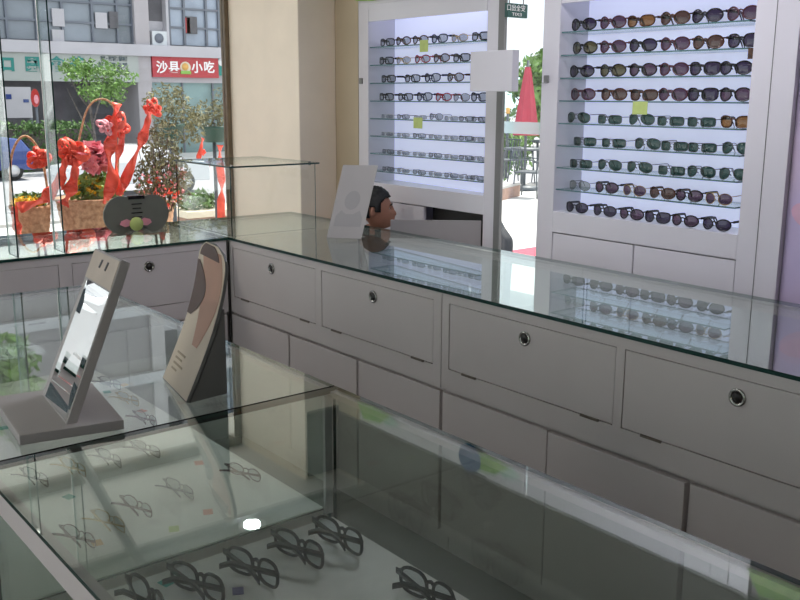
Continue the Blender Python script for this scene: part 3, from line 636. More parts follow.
# greenery, hills
def shrubtree(label, px, py, d, rad, n, size, seed):
    g = atD(px, py, d); tree(label, (g.x, g.y), (g.x, g.y, g.z), rad, n, size, 'leafl', .1, seed=seed, z=GZ)
shrubtree('bright green tree at the right edge of the narrow window', 543, 100, 24, (1.1, 1.1, 1.25), 2600, .11, 7)
shrubtree('bright green tree behind the slim post left of the umbrella', 500, 150, 22, (.7, .7, 1.0), 1400, .09, 9)
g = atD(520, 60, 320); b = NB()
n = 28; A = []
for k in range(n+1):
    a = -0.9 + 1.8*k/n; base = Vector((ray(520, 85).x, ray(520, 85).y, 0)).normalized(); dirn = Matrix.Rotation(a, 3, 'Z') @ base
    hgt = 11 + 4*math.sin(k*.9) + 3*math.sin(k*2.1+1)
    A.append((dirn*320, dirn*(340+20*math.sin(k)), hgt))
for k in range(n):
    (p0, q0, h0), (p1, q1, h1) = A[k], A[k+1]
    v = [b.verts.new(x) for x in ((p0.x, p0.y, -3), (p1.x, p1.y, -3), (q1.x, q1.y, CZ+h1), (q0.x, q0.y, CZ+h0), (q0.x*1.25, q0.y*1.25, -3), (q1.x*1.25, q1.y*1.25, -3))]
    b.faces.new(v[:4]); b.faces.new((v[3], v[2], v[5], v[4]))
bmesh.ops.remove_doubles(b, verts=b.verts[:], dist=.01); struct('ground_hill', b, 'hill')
# red mat + navy chair just outside
a = onZ(512, 254, .0); c = onZ(540, 246, .0)
t = thing('red_mat', 'red mat lying on the bright pavement outside the narrow window', 'mat', (0, 0, 0))
m0 = hitz(506, 252, GZ); m1 = hitz(541, 247, GZ); dd = (m1-m0); b = NB(); k = Vector((0.9, .5, 0)); prism(b, [m0 + Vector((0, 0, .0)), m1 + dd*.5, m1 + dd*.5 - k*1.2, m0 - k*1.2], (0, 0, .012)); obj('pile', b, 'matred', t)
t.location = (0, 0, 0)
# ================================================================== counters
def lock(parent, p, axis):
    """round flush pull; axis = outward direction ('-x' or '-y')"""
    def T(bm):
        for v in bm.verts:
            x, y, z = v.co
            v.co = Vector(p) + (Vector((-z, x, y)) if axis == '-x' else Vector((x, -z, y)))
    b = NB(); lathe(b, [(.024, 0), (.024, .004), (.021, .006), (.015, .004), (.015, -.006)], 24); T(b); k = obj('lock', b, 'steel', parent)
    b = NB(); lathe(b, [(0, -.004), (.0145, -.004), (.0145, .0035), (0, .0035)], 18); T(b)
    box_ = [(-.002, -.008, .0035), (.002, .008, .0045)]; obj('lock_core', b, 'darkhole', parent)
def counter(name, label, u0, u1, axis, face, depth, doors, drawers, ztop=1.0, group=None, ajar=None):
    """axis 'y': runs along Y with its face at X=face looking to -X. axis 'x': runs along X, face at Y=face looking to -Y"""
    def P(u, w, z): return (face + w, u, z) if axis == 'y' else (u, face + w, z)
    def B(bm, u0, w0, z0, u1, w1, z1, mi=0): box(bm, P(u0, w0, z0), P(u1, w1, z1), mi)
    out = '-x' if axis == 'y' else '-y'
    c = P((u0+u1)/2, depth/2, 0); t = thing(name, label, 'display counter', c, group=group)
    b = NB()
    B(b, u0, .05, .0, u1, depth-.03, .08)                     # plinth
    B(b, u0, .020, .08, u1, depth-.02, .10); B(b, u0, .024, .10, u1, .034, .94)  # bottom, inner back
    B(b, u0, .034, .66, u1, depth-.02, .69)                   # display deck
    B(b, u0, .02, .10, u0+.018, depth-.02, .66); B(b, u1-.018, .02, .10, u1, depth-.02, .66); B(b, u0+.02, depth-.05, .10, u1-.02, depth-.02, .66)
    B(b, u0, 0, .955, u1, .024, ztop-.0125); B(b, u0, 0, .645, u1, .024, .72)      # face rails
    ed = [u0] + [e for d in doors for e in d] + [u1]
    for i in range(0, len(ed), 2): B(b, ed[i], 0, .72, ed[i+1], .024, .955)
    B(b, u0, depth-.03, .955, u1, depth-.005, ztop-.0125)
    obj('carcass', b, 'white', t)
    for d in doors:
        b = NB(); B(b, d[0]+.0026, .001, .7226, d[1]-.0026, .018, .9524); dr = obj('flap_door', b, 'white', t, bevel=.0015)
        lock(dr, P((d[0]+d[1])/2, .001, .905), out)
        for hh in (d[0]+.085, d[1]-.105):
            b = NB(); B(b, hh-.035, -.004, .716, hh+.035, .002, .7235); obj('hinge', b, 'hinge', dr, bevel=.001)
    for k, d in enumerate(drawers):
        b = NB(); off = -.006 if ajar == k else 0.002
        B(b, d[0]+.006, off, .10, d[1]-.006, .020, .630); obj('drawer', b, 'white', t, bevel=.002)
    b = NB(); thin = 0 if axis == 'y' else 1
    slab(b, P(u0+.006, depth-.014, .69), P(u1-.006, depth-.006, .955), thin); obj('front_glass', b, ['glass', 'gedge'], t)
    return t
XF, DF = 2.09, .765
counter('display_counter', 'white display counter with two flap doors, from the corner to the full height seam', 2.378, 3.90, 'y', XF, DF, [(2.42, 3.122), (3.165, 3.86)], [(2.378, 2.878), (2.878, 3.383), (3.383, 3.90)])
counter('display_counter', 'white display counter with two flap doors, right of the full height seam', .86, 2.374, 'y', XF, DF, [(.88, 1.592), (1.622, 2.338)], [(.86, 1.36), (1.36, 1.868), (1.868, 2.374)], ajar=1)
counter('display_counter', 'white display counter below the street window, left of the inner corner', .56, 2.072, 'x', 3.885, .665, [(.60, 1.29), (1.345, 2.03)], [(.56, 1.06), (1.06, 1.565), (1.565, 2.072)])
counter('display_counter', 'white display counter below the street window, further left behind the table mirror', -.96, .555, 'x', 3.885, .665, [(-.92, -.225), (-.175, .515)], [(-.96, -.45), (-.45, .05), (.05, .555)])
t = thing('corner_cabinet', 'white corner block joining the window counter and the side counter under the low glass box', 'corner cabinet', (2.47, 4.23, 0))
b = NB(); box(b, (2.094, 3.906, 0), (2.85, 4.545, .94)); obj('carcass', b, 'white', t)
b = NB(); box(b, (2.094, 3.906, .94), (2.85, 4.545, .9875)); obj('top_rail', b, 'white', t)
b = NB(); box(b, (2.078, 3.887, .10), (2.088, 3.897, .986)); obj('gap_shade_strip', b, 'darkhole', t)  # dark strip stands for the shaded gap at the inner corner
def gtop(name, label, a, c):
    b = NB(); slab(b, a, c, 2); o = obj(name, b, ['topglass', 'gedge']); tag(o, label, 'glass top'); return o
gtop('glass_countertop', 'long glass top with dark green edge on the far counter, mirroring the sunglasses', (2.083, .86, .988), (2.846, 4.55, 1.0))
gtop('glass_countertop', 'clear glass top with dark green edge on the counter below the street window', (-.96, 3.878, .988), (2.081, 4.555, 1.0))
# ---- near showcases
XA, XB = .400, 1.165
def showcase(label, y0, y1, deck, group=None):
    t = thing('glass_showcase', label, 'showcase', ((XA+XB)/2, (y0+y1)/2, 0), group=group)
    b = NB(); box(b, (XA+.03, y0+.02, 0), (XB-.03, y1-.02, .07)); box(b, (XA+.004, y0+.004, .07), (XB-.004, y1-.004, .50)); obj('base_cabinet', b, 'white', t, bevel=.003)
    b = NB(); box(b, (XA+.03, y0+.012, .50), (XB-.02, y1-.012, deck)) ; obj('display_board', b, 'board', t, bevel=.003)
    b = NB()
    box(b, (XA, y0+.001, .940), (XA+.014, y1-.001, .9915)); box(b, (XB-.014, y0+.001, .978), (XB, y1-.001, .9915)); obj('top_rail', b, 'white', t)
    for x in (XA+.003, XB-.011):
        b = NB(); slab(b, (x, y0+.006, .502), (x+.008, y1-.006, .939 if x < .8 else .977), 0); obj('side_glass', b, ['glass', 'gedge'], t)
    return t
YS = 1.695
sc_f = showcase('long glass showcase in the foreground holding black framed spectacles', .19, YS-.006, .692)
sc_r = showcase('glass showcase behind the seam, carrying the table mirror and the photo card', YS+.006, 3.19, .702)
b = NB(); slab(b, (XA+.016, YS+.008, .70), (XB-.016, YS+.015, .985), 1); obj('end_glass', b, ['glass', 'gedge'], sc_r)
b = NB(); slab(b, (XA+.016, 3.172, .70), (XB-.016, 3.18, .985), 1); obj('end_glass', b, ['glass', 'gedge'], sc_r)
b = NB(); box(b, (XB-.036, YS-.016, .70), (XB-.016, YS-.007, .985)); obj('corner_post', b, 'alu', sc_f)
b = NB(); box(b, (XA-.004, YS-.0028, .985), (XB+.002, YS+.0028, 1.0003)); obj('seam_strip', b, 'seamblack', sc_f)
b = NB(); box(b, (XA+.001, YS-.0055, .505), (XA+.013, YS+.0055, .938)); obj('joint_strip', b, 'seamblack', sc_f)
gtop('glass_countertop', 'clear glass top of the foreground showcase over the black framed spectacles', (XA-.006, .19, .992), (XB+.004, YS-.003, 1.0))
gtop('glass_countertop', 'clear glass top behind the dark seam, under the table mirror and photo card', (XA-.006, YS+.003, .992), (XB+.004, 3.19, 1.0))
# logos on the white header over the wall cases (mirrored in the foreground glass)
b = NB(); box(b, (3.188, 2.99, 2.108), (3.1995, 3.26, 2.279)); struct('trim_2', b, 'shelfwhite')
def decal(label, y, blue):
    t = thing('header_logo', label, 'logo', (3.187, y, 2.2))
    b = NB(); prism(b, [(3.187, y+.16, 2.16), (3.187, y+.10, 2.25), (3.187, y-.06, 2.235), (3.187, y-.16, 2.16), (3.187, y, 2.15)], (-.003, 0, 0)); obj('green_leaf', b, 'green', t)
    b = NB(); prism(b, [(3.187, y-.02, 2.16), (3.187, y-.12, 2.23), (3.187, y-.24, 2.20), (3.187, y-.18, 2.16)], (-.002, 0, 0)); obj('pale_leaf', b, 'mint', t)
    if blue:
        b = NB(); prism(b, [(3.183, y+.13+.085*math.cos(2*PI*k/24), 2.205+.075*math.sin(2*PI*k/24)) for k in range(24)], (-.003, 0, 0)); obj('blue_disc', b, 'bluep', t)
decal('green leaf logo with a blue disc on the white header above the narrow window', 3.25, True)
decal('green leaf logo at the left end of the white header over the spectacles case', 4.22, False)
decal('green leaf logo at the right end of the white header by the sunglasses case', 1.62, False)
# ---- low glass box on the corner
t = thing('glass_box', 'low open glass display box standing on the counter corner in front of the column', 'glass box', (2.34, 4.2, 1.0))
x0, x1, y0, y1, zt = 2.108, 2.578, 3.89, 4.46, 1.325
for nm, a, c, th in (('front_pane', (x0, y0, 1.001), (x1, y0+.006, zt-.006), 1), ('side_pane', (x0, y0+.007, 1.001), (x0+.006, y1, zt-.006), 0), ('lid', (x0-.008, y0-.008, zt-.006), (x1+.02, y1+.004, zt+.002), 2)):
    b = NB(); slab(b, a, c, th); obj(nm, b, ['gbox', 'gedge'], t)
for x in (x0+.02, x1-.02):
    b = NB(); lathe(b, [(.006, zt-.012), (.006, zt+.006), (0, zt+.006)], 12, c=(x, y0+.02, 0)); obj('corner_clip', b, 'steel', t)
# ---- tall glass dividers on the window counter
for px, yb, lab in ((18.5, 262, 'tall clear glass divider on the window counter, left of the two'), (64.5, 251, 'tall clear glass divider on the window counter, nearer the flower basket')):
    xx = onY(px, yb, 3.9).x; b = NB(); slab(b, (xx-.003, 3.9, 1.001), (xx+.003, onX(50, 180, onY(64.5, 251, 3.9).x).y-.001, 2.45), 0)
    for f in b.faces:
        if f.material_index and f.calc_center_median().y > 4.0: f.material_index = 2 if f.normal.y > .5 else 1
    o = obj('glass_divider', b, ['gbox', 'gedge', 'gedge2']); tag(o, lab, 'glass divider')
    if px < 40: continue
    yk = onX(50, 180, onY(64.5, 251, 3.9).x).y; b = NB(); box(b, (xx-.004, yk, 1.001), (xx+.004, yk+.006, 2.45)); obj('edge_glint_strip', b, 'letter', o)  # white strip stands for the light caught on the back edge
# ---- spectacle shaped plaque
pc = onY(137, 215, 4.36); t = thing('spectacle_plaque', 'olive grey plaque shaped like a pair of spectacles standing on the window counter', 'plaque', (pc.x, 4.36, 1.0))
b = NB(); k = (onY(138, 215, 4.36)-pc).length; zc = onY(137, 214.3, 4.36).z; rr = 18.2*k
P = []
L = pc.x - 14.3*k; Rr = pc.x + 14.3*k
for i in range(17): a = PI*.5 - .25*0 + PI*i/16; P.append((L + rr*1.0*math.cos(a), 4.36, zc + rr*math.sin(a)))
P.append((pc.x, 4.36, zc - rr*.52))
for i in range(17): a = -PI*.5 + PI*i/16; P.append((Rr + rr*math.cos(a), 4.36, zc + rr*math.sin(a)))
P.append((pc.x, 4.36, zc + rr*.80))
prism(b, P, (0, .012, 0)); obj('board', b, 'plaque', t)
b = NB(); box(b, (pc.x-8*k, 4.352, zc+rr*.80), (pc.x+8*k, 4.375, zc+rr*.98)); obj('clip', b, 'black', t)
b = NB()
for i, w in enumerate((5, 4.2, 5.4, 4.6)): box(b, (pc.x-w*k, 4.356, zc+rr*(.52-.23*i)), (pc.x+w*k, 4.3605, zc+rr*(.57-.23*i)))
obj('lettering_lines', b, 'black', t)
b = NB(); box(b, (pc.x-6*k, 4.373, 1.001), (pc.x+6*k, 4.385, zc-rr*.4)); box(b, (pc.x-9*k, 4.345, 1.001), (pc.x+9*k, 4.42, 1.006)); obj('foot', b, 'plaque', t)
rc = onY(137, 231.5, 4.33)
t = thing('paper_rosette', 'small yellow green paper rosette with pink wings at the foot of the plaque', 'rosette', (rc.x, 4.33, 1.0))
b = NB(); kk = (onY(138, 231, 4.33)-rc).length; lathe(b, [(0, -.006), (6*kk, -.004), (6*kk, .004), (0, .006)], 16, c=(rc.x, 4.33, 1.0+6.2*kk), axis='y'); obj('disc', b, 'tag', t)
for s in (-1, 1):
    b = NB(); P = [(rc.x + s*q*kk, 4.335, 1.0 + (6.5+h)*kk) for q, h in ((3, 2), (8, 4.5), (13, 3), (14.5, 0), (10, -2.5), (3, -1))]; prism(b, P, (0, .004, 0)); obj('wing', b, 'pink', t)
# ================================================================== table mirror
def quadpanel(bm, A, B, C, D, n, th, mi=0): prism(bm, [A, B, C, D], Vector(n)*(-th), mi)
m1, m2 = Vector((.600, 1.972, 1.0212)), Vector((.575, 1.755, 1.0212)); m3, m4 = Vector((.705, 1.755, 1.332)), Vector((.736, 1.972, 1.325))
mn = (m2-m1).cross(m4-m1).normalized(); mn = mn if mn.x < 0 else -mn
t = thing('table_mirror', 'tilted table mirror in a grey frame on a slab base on the showcase glass', 'mirror', (.6, 1.86, 1.0))
b = NB(); prism(b, [(.484, 1.749, 1.001), (.675, 1.714, 1.001), (.716, 1.99, 1.001), (.512, 2.02, 1.001)], (0, 0, .020)); obj('base', b, 'grey', t, bevel=.002)
b = NB(); quadpanel(b, m1, m2, m3, m4, mn, .020); obj('frame', b, 'grey', t, bevel=.0015)
def mp(u, v, o): return m1.lerp(m2, u).lerp(m4.lerp(m3, u), v) + mn*o
b = NB(); prism(b, [mp(.13, .012, .0012), mp(.985, .012, .0012), mp(.985, .80, .0012), mp(.13, .80, .0012)], -mn*.001); obj('mirror_glass', b, 'mirror', t)
b = NB(); prism(b, [mp(.02, .81, .0014), mp(.985, .81, .0014), mp(.985, .99, .0014), mp(.02, .99, .0014)], -mn*.0012); hc = obj('header_card', b, 'beige', t)
for u in (.38, .60):
    b = NB(); prism(b, [mp(u, .90, .0022), mp(u+.05, .90, .0022), mp(u+.08, .955, .0022), mp(u+.03, .955, .0022)], -mn*.0008); obj('slot', b, 'darkhole', hc)
# ---- photo card with an S-curved lean
def cp(u, v, o=0.0):
    z = .325*v; s = .108*math.sin(min(1.0, v*1.02)*PI/2)*.9 + .012*v
    a = Vector((.883, 1.99, 1.001)).lerp(Vector((.846, 1.79, 1.001)), u); return a + Vector((s - o, -.1*o, z + .42*o))
t = thing('photo_card', 'curved cream photo card of a woman leaning on a grey easel beside the mirror', 'photo card', (.9, 1.89, 1.0))
def strip(bm, ul, ur, v0, v1, o, n=22, th=.0008, m=6):
    for i in range(n):
        va, vb = v0 + (v1-v0)*i/n, v0 + (v1-v0)*(i+1)/n
        for j in range(m):
            def U(v, q): return ul(v) + (ur(v)-ul(v))*q/m
            q = [bm.verts.new(cp(U(va, j), va, o)), bm.verts.new(cp(U(va, j+1), va, o)), bm.verts.new(cp(U(vb, j+1), vb, o)), bm.verts.new(cp(U(vb, j), vb, o))]
            bm.faces.new(q)
    bmesh.ops.remove_doubles(bm, verts=bm.verts[:], dist=1e-5)
    if th:
        r = bmesh.ops.extrude_face_region(bm, geom=bm.faces[:]); vs = [g for g in r['geom'] if isinstance(g, bmesh.types.BMVert)]
        for v in vs: v.co += Vector((th, .0, -.42*th))
topc = lambda v: 0 if v < .86 else .5 - math.sqrt(max(0, .25 - (.5*(v-.86)/.14)**2))
b = NB(); strip(b, lambda v: topc(v), lambda v: 1-topc(v), 0, .999, 0, th=.006); card = obj('card', b, ['greyd'], t)
b = NB(); strip(b, lambda v: topc(v)+.01, lambda v: .985-topc(v), .004, .985, .0012, th=.0006); ph = obj('print', b, 'photocream', card)
b = NB(); strip(b, lambda v: max(topc(v)+.02, .52 - .55*(v-.30)), lambda v: min(.97-topc(v), .70 + .25*math.sin((v-.3)*4)), .30, .94, .0022, th=.0005); obj('skin_area', b, 'skinphoto', ph)
b = NB(); strip(b, lambda v: topc(v)+.015, lambda v: .10 + .36*math.sin((v-.44)/.40*PI), .46, .84, .0030, th=.0005, m=4); obj('hair_area', b, 'photohair', ph)
b = NB(); strip(b, lambda v: topc(v)+.08, lambda v: .80-topc(v)*.9, .88, .975, .0030, th=.0005, m=4); obj('hair_area', b, 'photohair', ph)
b = NB()
for k, w in enumerate((.30, .24, .34, .2)): strip(b, lambda v: .16, lambda v, w=w: .16+w, .20-.035*k, .212-.035*k, .0024, n=1, th=.0004, m=3)
obj('print_lines', b, 'tanw', ph)
b = NB(); P = [cp(1, v/10.0, -.009) for v in range(0, 7)]; xe = P[-1].x + .004; P.append(Vector((xe, P[-1].y, P[-1].z))); P.append(Vector((xe, P[0].y, 1.001)))
P = [Vector((p.x, 1.793, p.z)) for p in P]; prism(b, P, (.0185, .10, 0)); obj('easel_back', b, 'greyd', t)
# ---- pale card on the far counter
t = thing('display_card', 'tall pale grey portrait card leaning on the far counter beside the sitting man', 'display card', (2.5, 3.53, 1.0))
a1, a2 = Vector((2.437, 3.591, 1.001)), Vector((2.548, 3.47, 1.001)); up = Vector((.098, 0, .333)); a3, a4 = onX(373.5, 164, 2.625), onY(344, 165, 3.591)
a4 = a1 + up; a3 = a2 + up*1.0
cn = (a2-a1).cross(up).normalized(); cn = cn if cn.x < 0 else -cn
b = NB(); prism(b, [a1, a2, a3, a4], -cn*.006); obj('card', b, 'grey', t)
def dp(u, v, o): return a1.lerp(a2, u).lerp(a4.lerp(a3, u), v) + cn*o
b = NB(); prism(b, [dp(.5+.22*math.cos(2*PI*k/20), .52+.13*math.sin(2*PI*k/20), .0012) for k in range(20)], -cn*.0008); obj('portrait_head', b, 'photogrey', t)  # portrait toned flat grey as washed out by glare
b = NB(); prism(b, [dp(u, v, .0012) for u, v in ((.12, .30), (.25, .38), (.4, .33), (.6, .33), (.78, .38), (.9, .28), (.9, .16), (.12, .16))], -cn*.0008); obj('portrait_shoulders', b, 'photogrey', t)
b = NB(); prism(b, [dp(.35, .0, -.007), dp(.65, .0, -.007), dp(.58, .8, -.007), dp(.42, .8, -.007)], -cn*.004); prism(b, [dp(.35, 0, -.008), dp(.65, 0, -.008), dp(.65, 0, -.008) + Vector((.09, -.0, 0)), dp(.35, 0, -.008) + Vector((.09, 0, 0))], (0, 0, .004)); obj('easel_back', b, 'greyd', t)
# ================================================================== glasses
def outline(shape, w, h, n=26):
    P = []
    for i in range(n):
        a = 2*PI*i/n; c, s = math.cos(a), math.sin(a)
        if shape == 'round': x, z = c, s
        elif shape == 'oval': x, z = c, s*(1 + .06*c)
        elif shape == 'rect': e = .5; x, z = math.copysign(abs(c)**e, c), math.copysign(abs(s)**e, s)
        elif shape == 'cat': x, z = math.copysign(abs(c)**.75, c), math.copysign(abs(s)**.85, s) + .26*max(0, c)**2*(s > -.2)
        elif shape == 'aviator': x, z = c*(1 + .10*s) - .10*min(0, s), math.copysign(abs(s)**.85, s) - .10*c
        else: x, z = math.copysign(abs(c)**.7, c), math.copysign(abs(s)**.8, s) + .10*c
        P.append((x*w/2, z*h/2))
    return P
def glasses(name, shape, fm, lm, w=.056, h=.046, thick=.0018, gap=.016, fold=0.0, wrap=4.6, half=False, arm=.118, tipdrop=.03):
    """spectacles built at the origin: front faces -y, lens bottoms at z=0, temples go +y"""
    t = thing(name, '', 'glasses', local=True); cx = w/2 + gap/2; zc = h/2 + thick
    def bend(x, z): return Vector((x, wrap*x*x, z))
    b = NB()
    for s in (-1, 1):
        pts = [bend(s*(cx + x), zc + z) for x, z in outline(shape, w, h)]
        if half: pts = pts[:len(pts)//2+1]
        tube(b, pts, thick, 6, closed=not half)
        tube(b, [bend(s*(cx + w/2 - .002), zc + h*.28), bend(s*(cx + w/2 + .006), zc + h*.30) + Vector((0, .004, 0))], thick*1.15, 6)
    tube(b, smoothpts([bend(-gap/2 - .003, zc + h*.18), bend(0, zc + h*.27) + Vector((0, -.002, 0)), bend(gap/2 + .003, zc + h*.18)], 3), thick*1.1, 6)
    for s in (-1, 1): tube(b, [bend(s*gap*.52, zc - h*.02) + Vector((0, .003, 0)), bend(s*gap*.35, zc - h*.14) + Vector((0, .007, 0))], .002, 5)
    obj('frame', b, fm, t)
    for s in (-1, 1):
        b = NB(); o = outline(shape, w-.001, h-.001); c0 = b.verts.new(bend(s*cx, zc) + Vector((0, -.0025, 0))); mid = []; out = []
        for x, z in o:
            mid.append(b.verts.new(bend(s*(cx + x*.6), zc + z*.6) + Vector((0, -.0018, 0)))); out.append(b.verts.new(bend(s*(cx + x), zc + z)))
        n = len(o)
        for k in range(n):
            f = b.faces.new((c0, mid[k], mid[(k+1) % n])); f.smooth = True
            f = b.faces.new((mid[k], out[k], out[(k+1) % n], mid[(k+1) % n])); f.smooth = True
        obj('lens', b, lm, t)
    for s in (-1, 1):
        b = NB(); st = bend(s*(cx + w/2 + .006), zc + h*.30) + Vector((0, .004, 0)); a = fold*(1 if s > 0 else .93)
        dr = Vector((-s*math.sin(a), math.cos(a), 0)); z0 = st.z
        tp = max(thick*.7, z0 - tipdrop)
        pts = [st, st + dr*arm*.72, st + dr*arm*.86 + Vector((0, 0, -(z0-tp)*.3)), st + dr*arm + Vector((0, 0, -(z0-tp)))]
        if fold > .6 and s > 0: pts = [p + Vector((0, .006*min(i, 1), 0)) for i, p in enumerate(pts)]
        hh = max(.002, thick*1.7) if fm not in ('gold', 'silver', 'gunm') else .0016
        ribbon(b, smoothpts(pts, 4), hh*2, Vector((0, 0, 1)), th=.0024); obj('temple', b, fm, t)
    return t
# ================================================================== wall cases
XW = 3.2; XBK = 3.388
def wallcase(name, label, y0, y1, fl, fr, zs, zsill, ztop, deep=True, xshelf0=3.212):
    """y0<y1 opening; fl/fr = outer edges of the frame"""
    t = thing(name, label, 'wall case', (XW, (y0+y1)/2, 0))
    b = NB()
    if deep: box(b, (XW, y1, .0), (XBK+.015, fl, 2.278)); box(b, (XW, fr, .0), (XBK+.015, y0, 2.278))
    else: box(b, (XW, y1, .0), (XBK+.015, fl, 2.278)); box(b, (XW, fr, .0), (XW+.004, y0, 2.278))
    xr = XBK if deep else 3.290      # the back leans forward towards the narrow window in the left case
    box(b, (XW, y0, ztop+.03), (XW+.02, y1, 2.278))
    for z0, z1 in ((ztop, ztop+.03), (zsill-.095, zsill)): prism(b, [(XW, y0, z0), (xr, y0, z0), (XBK, y1, z0), (XW, y1, z0)], (0, 0, z1-z0))
    obj('frame', b, 'shelfwhite', t, bevel=.002)
    b = NB(); prism(b, [(xr, y0, zsill-.05), (xr+.012, y0, zsill-.05), (XBK+.012, y1, zsill-.05), (XBK, y1, zsill-.05)], (0, 0, ztop+.03-zsill+.05)); obj('back_panel', b, 'caseback', t)
    for i, z in enumerate(zs):
        b = NB(); prism(b, [(xshelf0, y0+.030, z-.006), (xr-.002, y0+.030, z-.006), (XBK-.001, y1-.001, z-.006), (xshelf0, y1-.001, z-.006)], (0, 0, .006))
        for f in b.faces: f.normal_update(); f.material_index = 0 if abs(f.normal.z) > .9 else 1
        obj('shelf', b, ['glass', 'gshelf'], t)
    return t
ZR = [1.65 + .2765 - .0979*i for i in range(8)]; ZL = [1.65 + .2615 - .0963*i for i in range(8)]
wr = wallcase('sunglasses_wall_case', 'white lit wall case filled with rows of sunglasses, right of the narrow window', 1.948, 2.884, 2.982, 1.776, ZR, 1.140, 2.105)
wl = wallcase('spectacles_wall_case', 'white lit wall case with rows of spectacle frames, left of the narrow window', 3.342, 4.285, 4.376, 3.264, ZL, 1.172, 2.105, deep=False)
b = NB()
for ya, yb in ((1.952, 2.424), (2.430, 2.880)): box(b, (XW+.003, ya, .1), (XW+.022, yb, 1.040))
obj('lower_door', b, 'shelfwhite', wr, bevel=.002)
b = NB(); box(b, (XW+.003, 3.80, .1), (XW+.022, 4.28, 1.072)); obj('lower_door', b, 'shelfwhite', wl, bevel=.002)
b = NB(); box(b, (XW+.003, 3.346, .1), (XW+.022, 3.79, .85)); obj('lower_door', b, 'shelfwhite', wl, bevel=.002)
b = NB(); box(b, (XW+.06, 3.346, .85), (XW+.07, 3.79, 1.07)); obj('niche_shade_sheet', b, 'darkhole', wl)  # dark sheet stands for the shade inside the open niche
b = NB(); box(b, (XW-.002, 1.8655, .0), (XW+.001, 1.8675, 2.278)); obj('jamb_seam', b, 'greyd', wr)
b = NB(); box(b, (XW-.012, 1.770, .0), (XW+.05, 1.785, 2.278)); obj('jamb_edge', b, 'shelfwhite', wr)
for w, yy, zz in ((wr, onX(547, 79, XW).y, onX(547, 79, XW).z), (wl, onX(361.5, 81, XW).y, onX(361.5, 81, XW).z)):
    b = NB(); box(b, (XW-.008, yy-.014, zz-.016), (XW, yy+.014, zz+.016)); obj('catch_plate', b, 'greyd', w, bevel=.002)
for w, y0, y1 in ((wr, 1.95, 2.88), (wl, 3.345, 4.28)):
    b = NB(); tube(b, [(3.275, y0+.02, 2.075), (3.275, y1-.02, 2.075)], .013, 12); obj('light_tube', b, 'lamp', w)
    b = NB(); box(b, (3.2, y0, 2.045), (3.212, y1, 2.106)); obj('header_lip', b, 'shelfwhite', w)
# small notes hanging in the cases
def note(label, x, y, w, h, X, mat, back=0):
    c = onX(x, y, X); ky = (onX(x-1, y, X)-c).length; kz = abs(onX(x, y-1, X).z - c.z)
    b = NB(); box(b, (X-.001, c.y-w*ky/2, c.z-h*kz/2), (X, c.y+w*ky/2, c.z+h*kz/2)); o = obj('price_note', b, mat); tag(o, label, 'price note')
note('yellow green note hanging below the top shelf of the left wall case', 424, 46, 8.5, 12, 3.2105, 'tag')
note('yellow green note hanging below the fifth shelf of the left wall case', 418, 123, 9, 11, 3.2105, 'tag')
note('yellow green note hanging below the fourth shelf of the right wall case', 640, 108, 15, 13, 3.2105, 'tag')
note('small brown red note below the second shelf at the right jamb', 751.5, 53.5, 7, 11, 3.2105, 'tort')
# ---- stock
ST = {}
def st(key, *a, **k): ST[key] = glasses(*a, **k)
COMB = {
 'blackgrey': ('black framed oval sunglasses with grey lenses', 'oval', 'black', 'Lgrey'),
 'blackcat': ('black framed cat-eye sunglasses with dark grey lenses', 'cat', 'black', 'Lgrey'),
 'plum': ('plum framed oval sunglasses with purple lenses', 'oval', 'plum', 'Lplum'),
 'tortbrown': ('tortoise framed oval sunglasses with brown lenses', 'oval', 'tort', 'Lbrown'),
 'brownwide': ('brown framed wide sunglasses with brown lenses', 'wide', 'tort', 'Lbrown'),
 'olive': ('dark framed round sunglasses with olive lenses', 'round', 'black', 'Lolive'),
 'greenav': ('metal aviator sunglasses with green lenses', 'aviator', 'gunm', 'Lgreen'),
 'greenrect': ('slim metal sunglasses with narrow green lenses', 'rect', 'gunm', 'Lgreen'),
 'amber': ('dark framed sunglasses with amber lenses', 'wide', 'tort', 'Lamber'),
 'pinkr': ('rimless round sunglasses with pinkish lenses', 'round', 'gold', 'Lplum'),
 'palemix': ('metal sunglasses with pale lenses', 'aviator', 'gunm', 'Lpale'),
 'darkround': ('black framed round sunglasses with plum lenses', 'round', 'black', 'Lplum'),
}
for k, (lab, sh, fm, lm) in COMB.items():
    metal = fm in ('gold', 'gunm')
    st(k, 'sunglasses', sh, fm, lm, w=.058 if not metal else .055, h=dict(oval=.047, cat=.047, wide=.042, round=.048, aviator=.045, rect=.036)[sh], thick=.0014 if metal else .0030, arm=.112)
used = set()
def put(key, lab, loc, rz, group, tilt=0.0, sc=None):
    proto = ST[key]
    if key not in used:
        used.add(key); o = proto; o.location = loc; o.rotation_euler = (tilt, 0, rz); o['label'] = lab; o['group'] = group
        if sc: o.scale = (sc,)*3
    else: o = dup(proto, loc, (tilt, 0, rz), lab, group, sc)
    return o
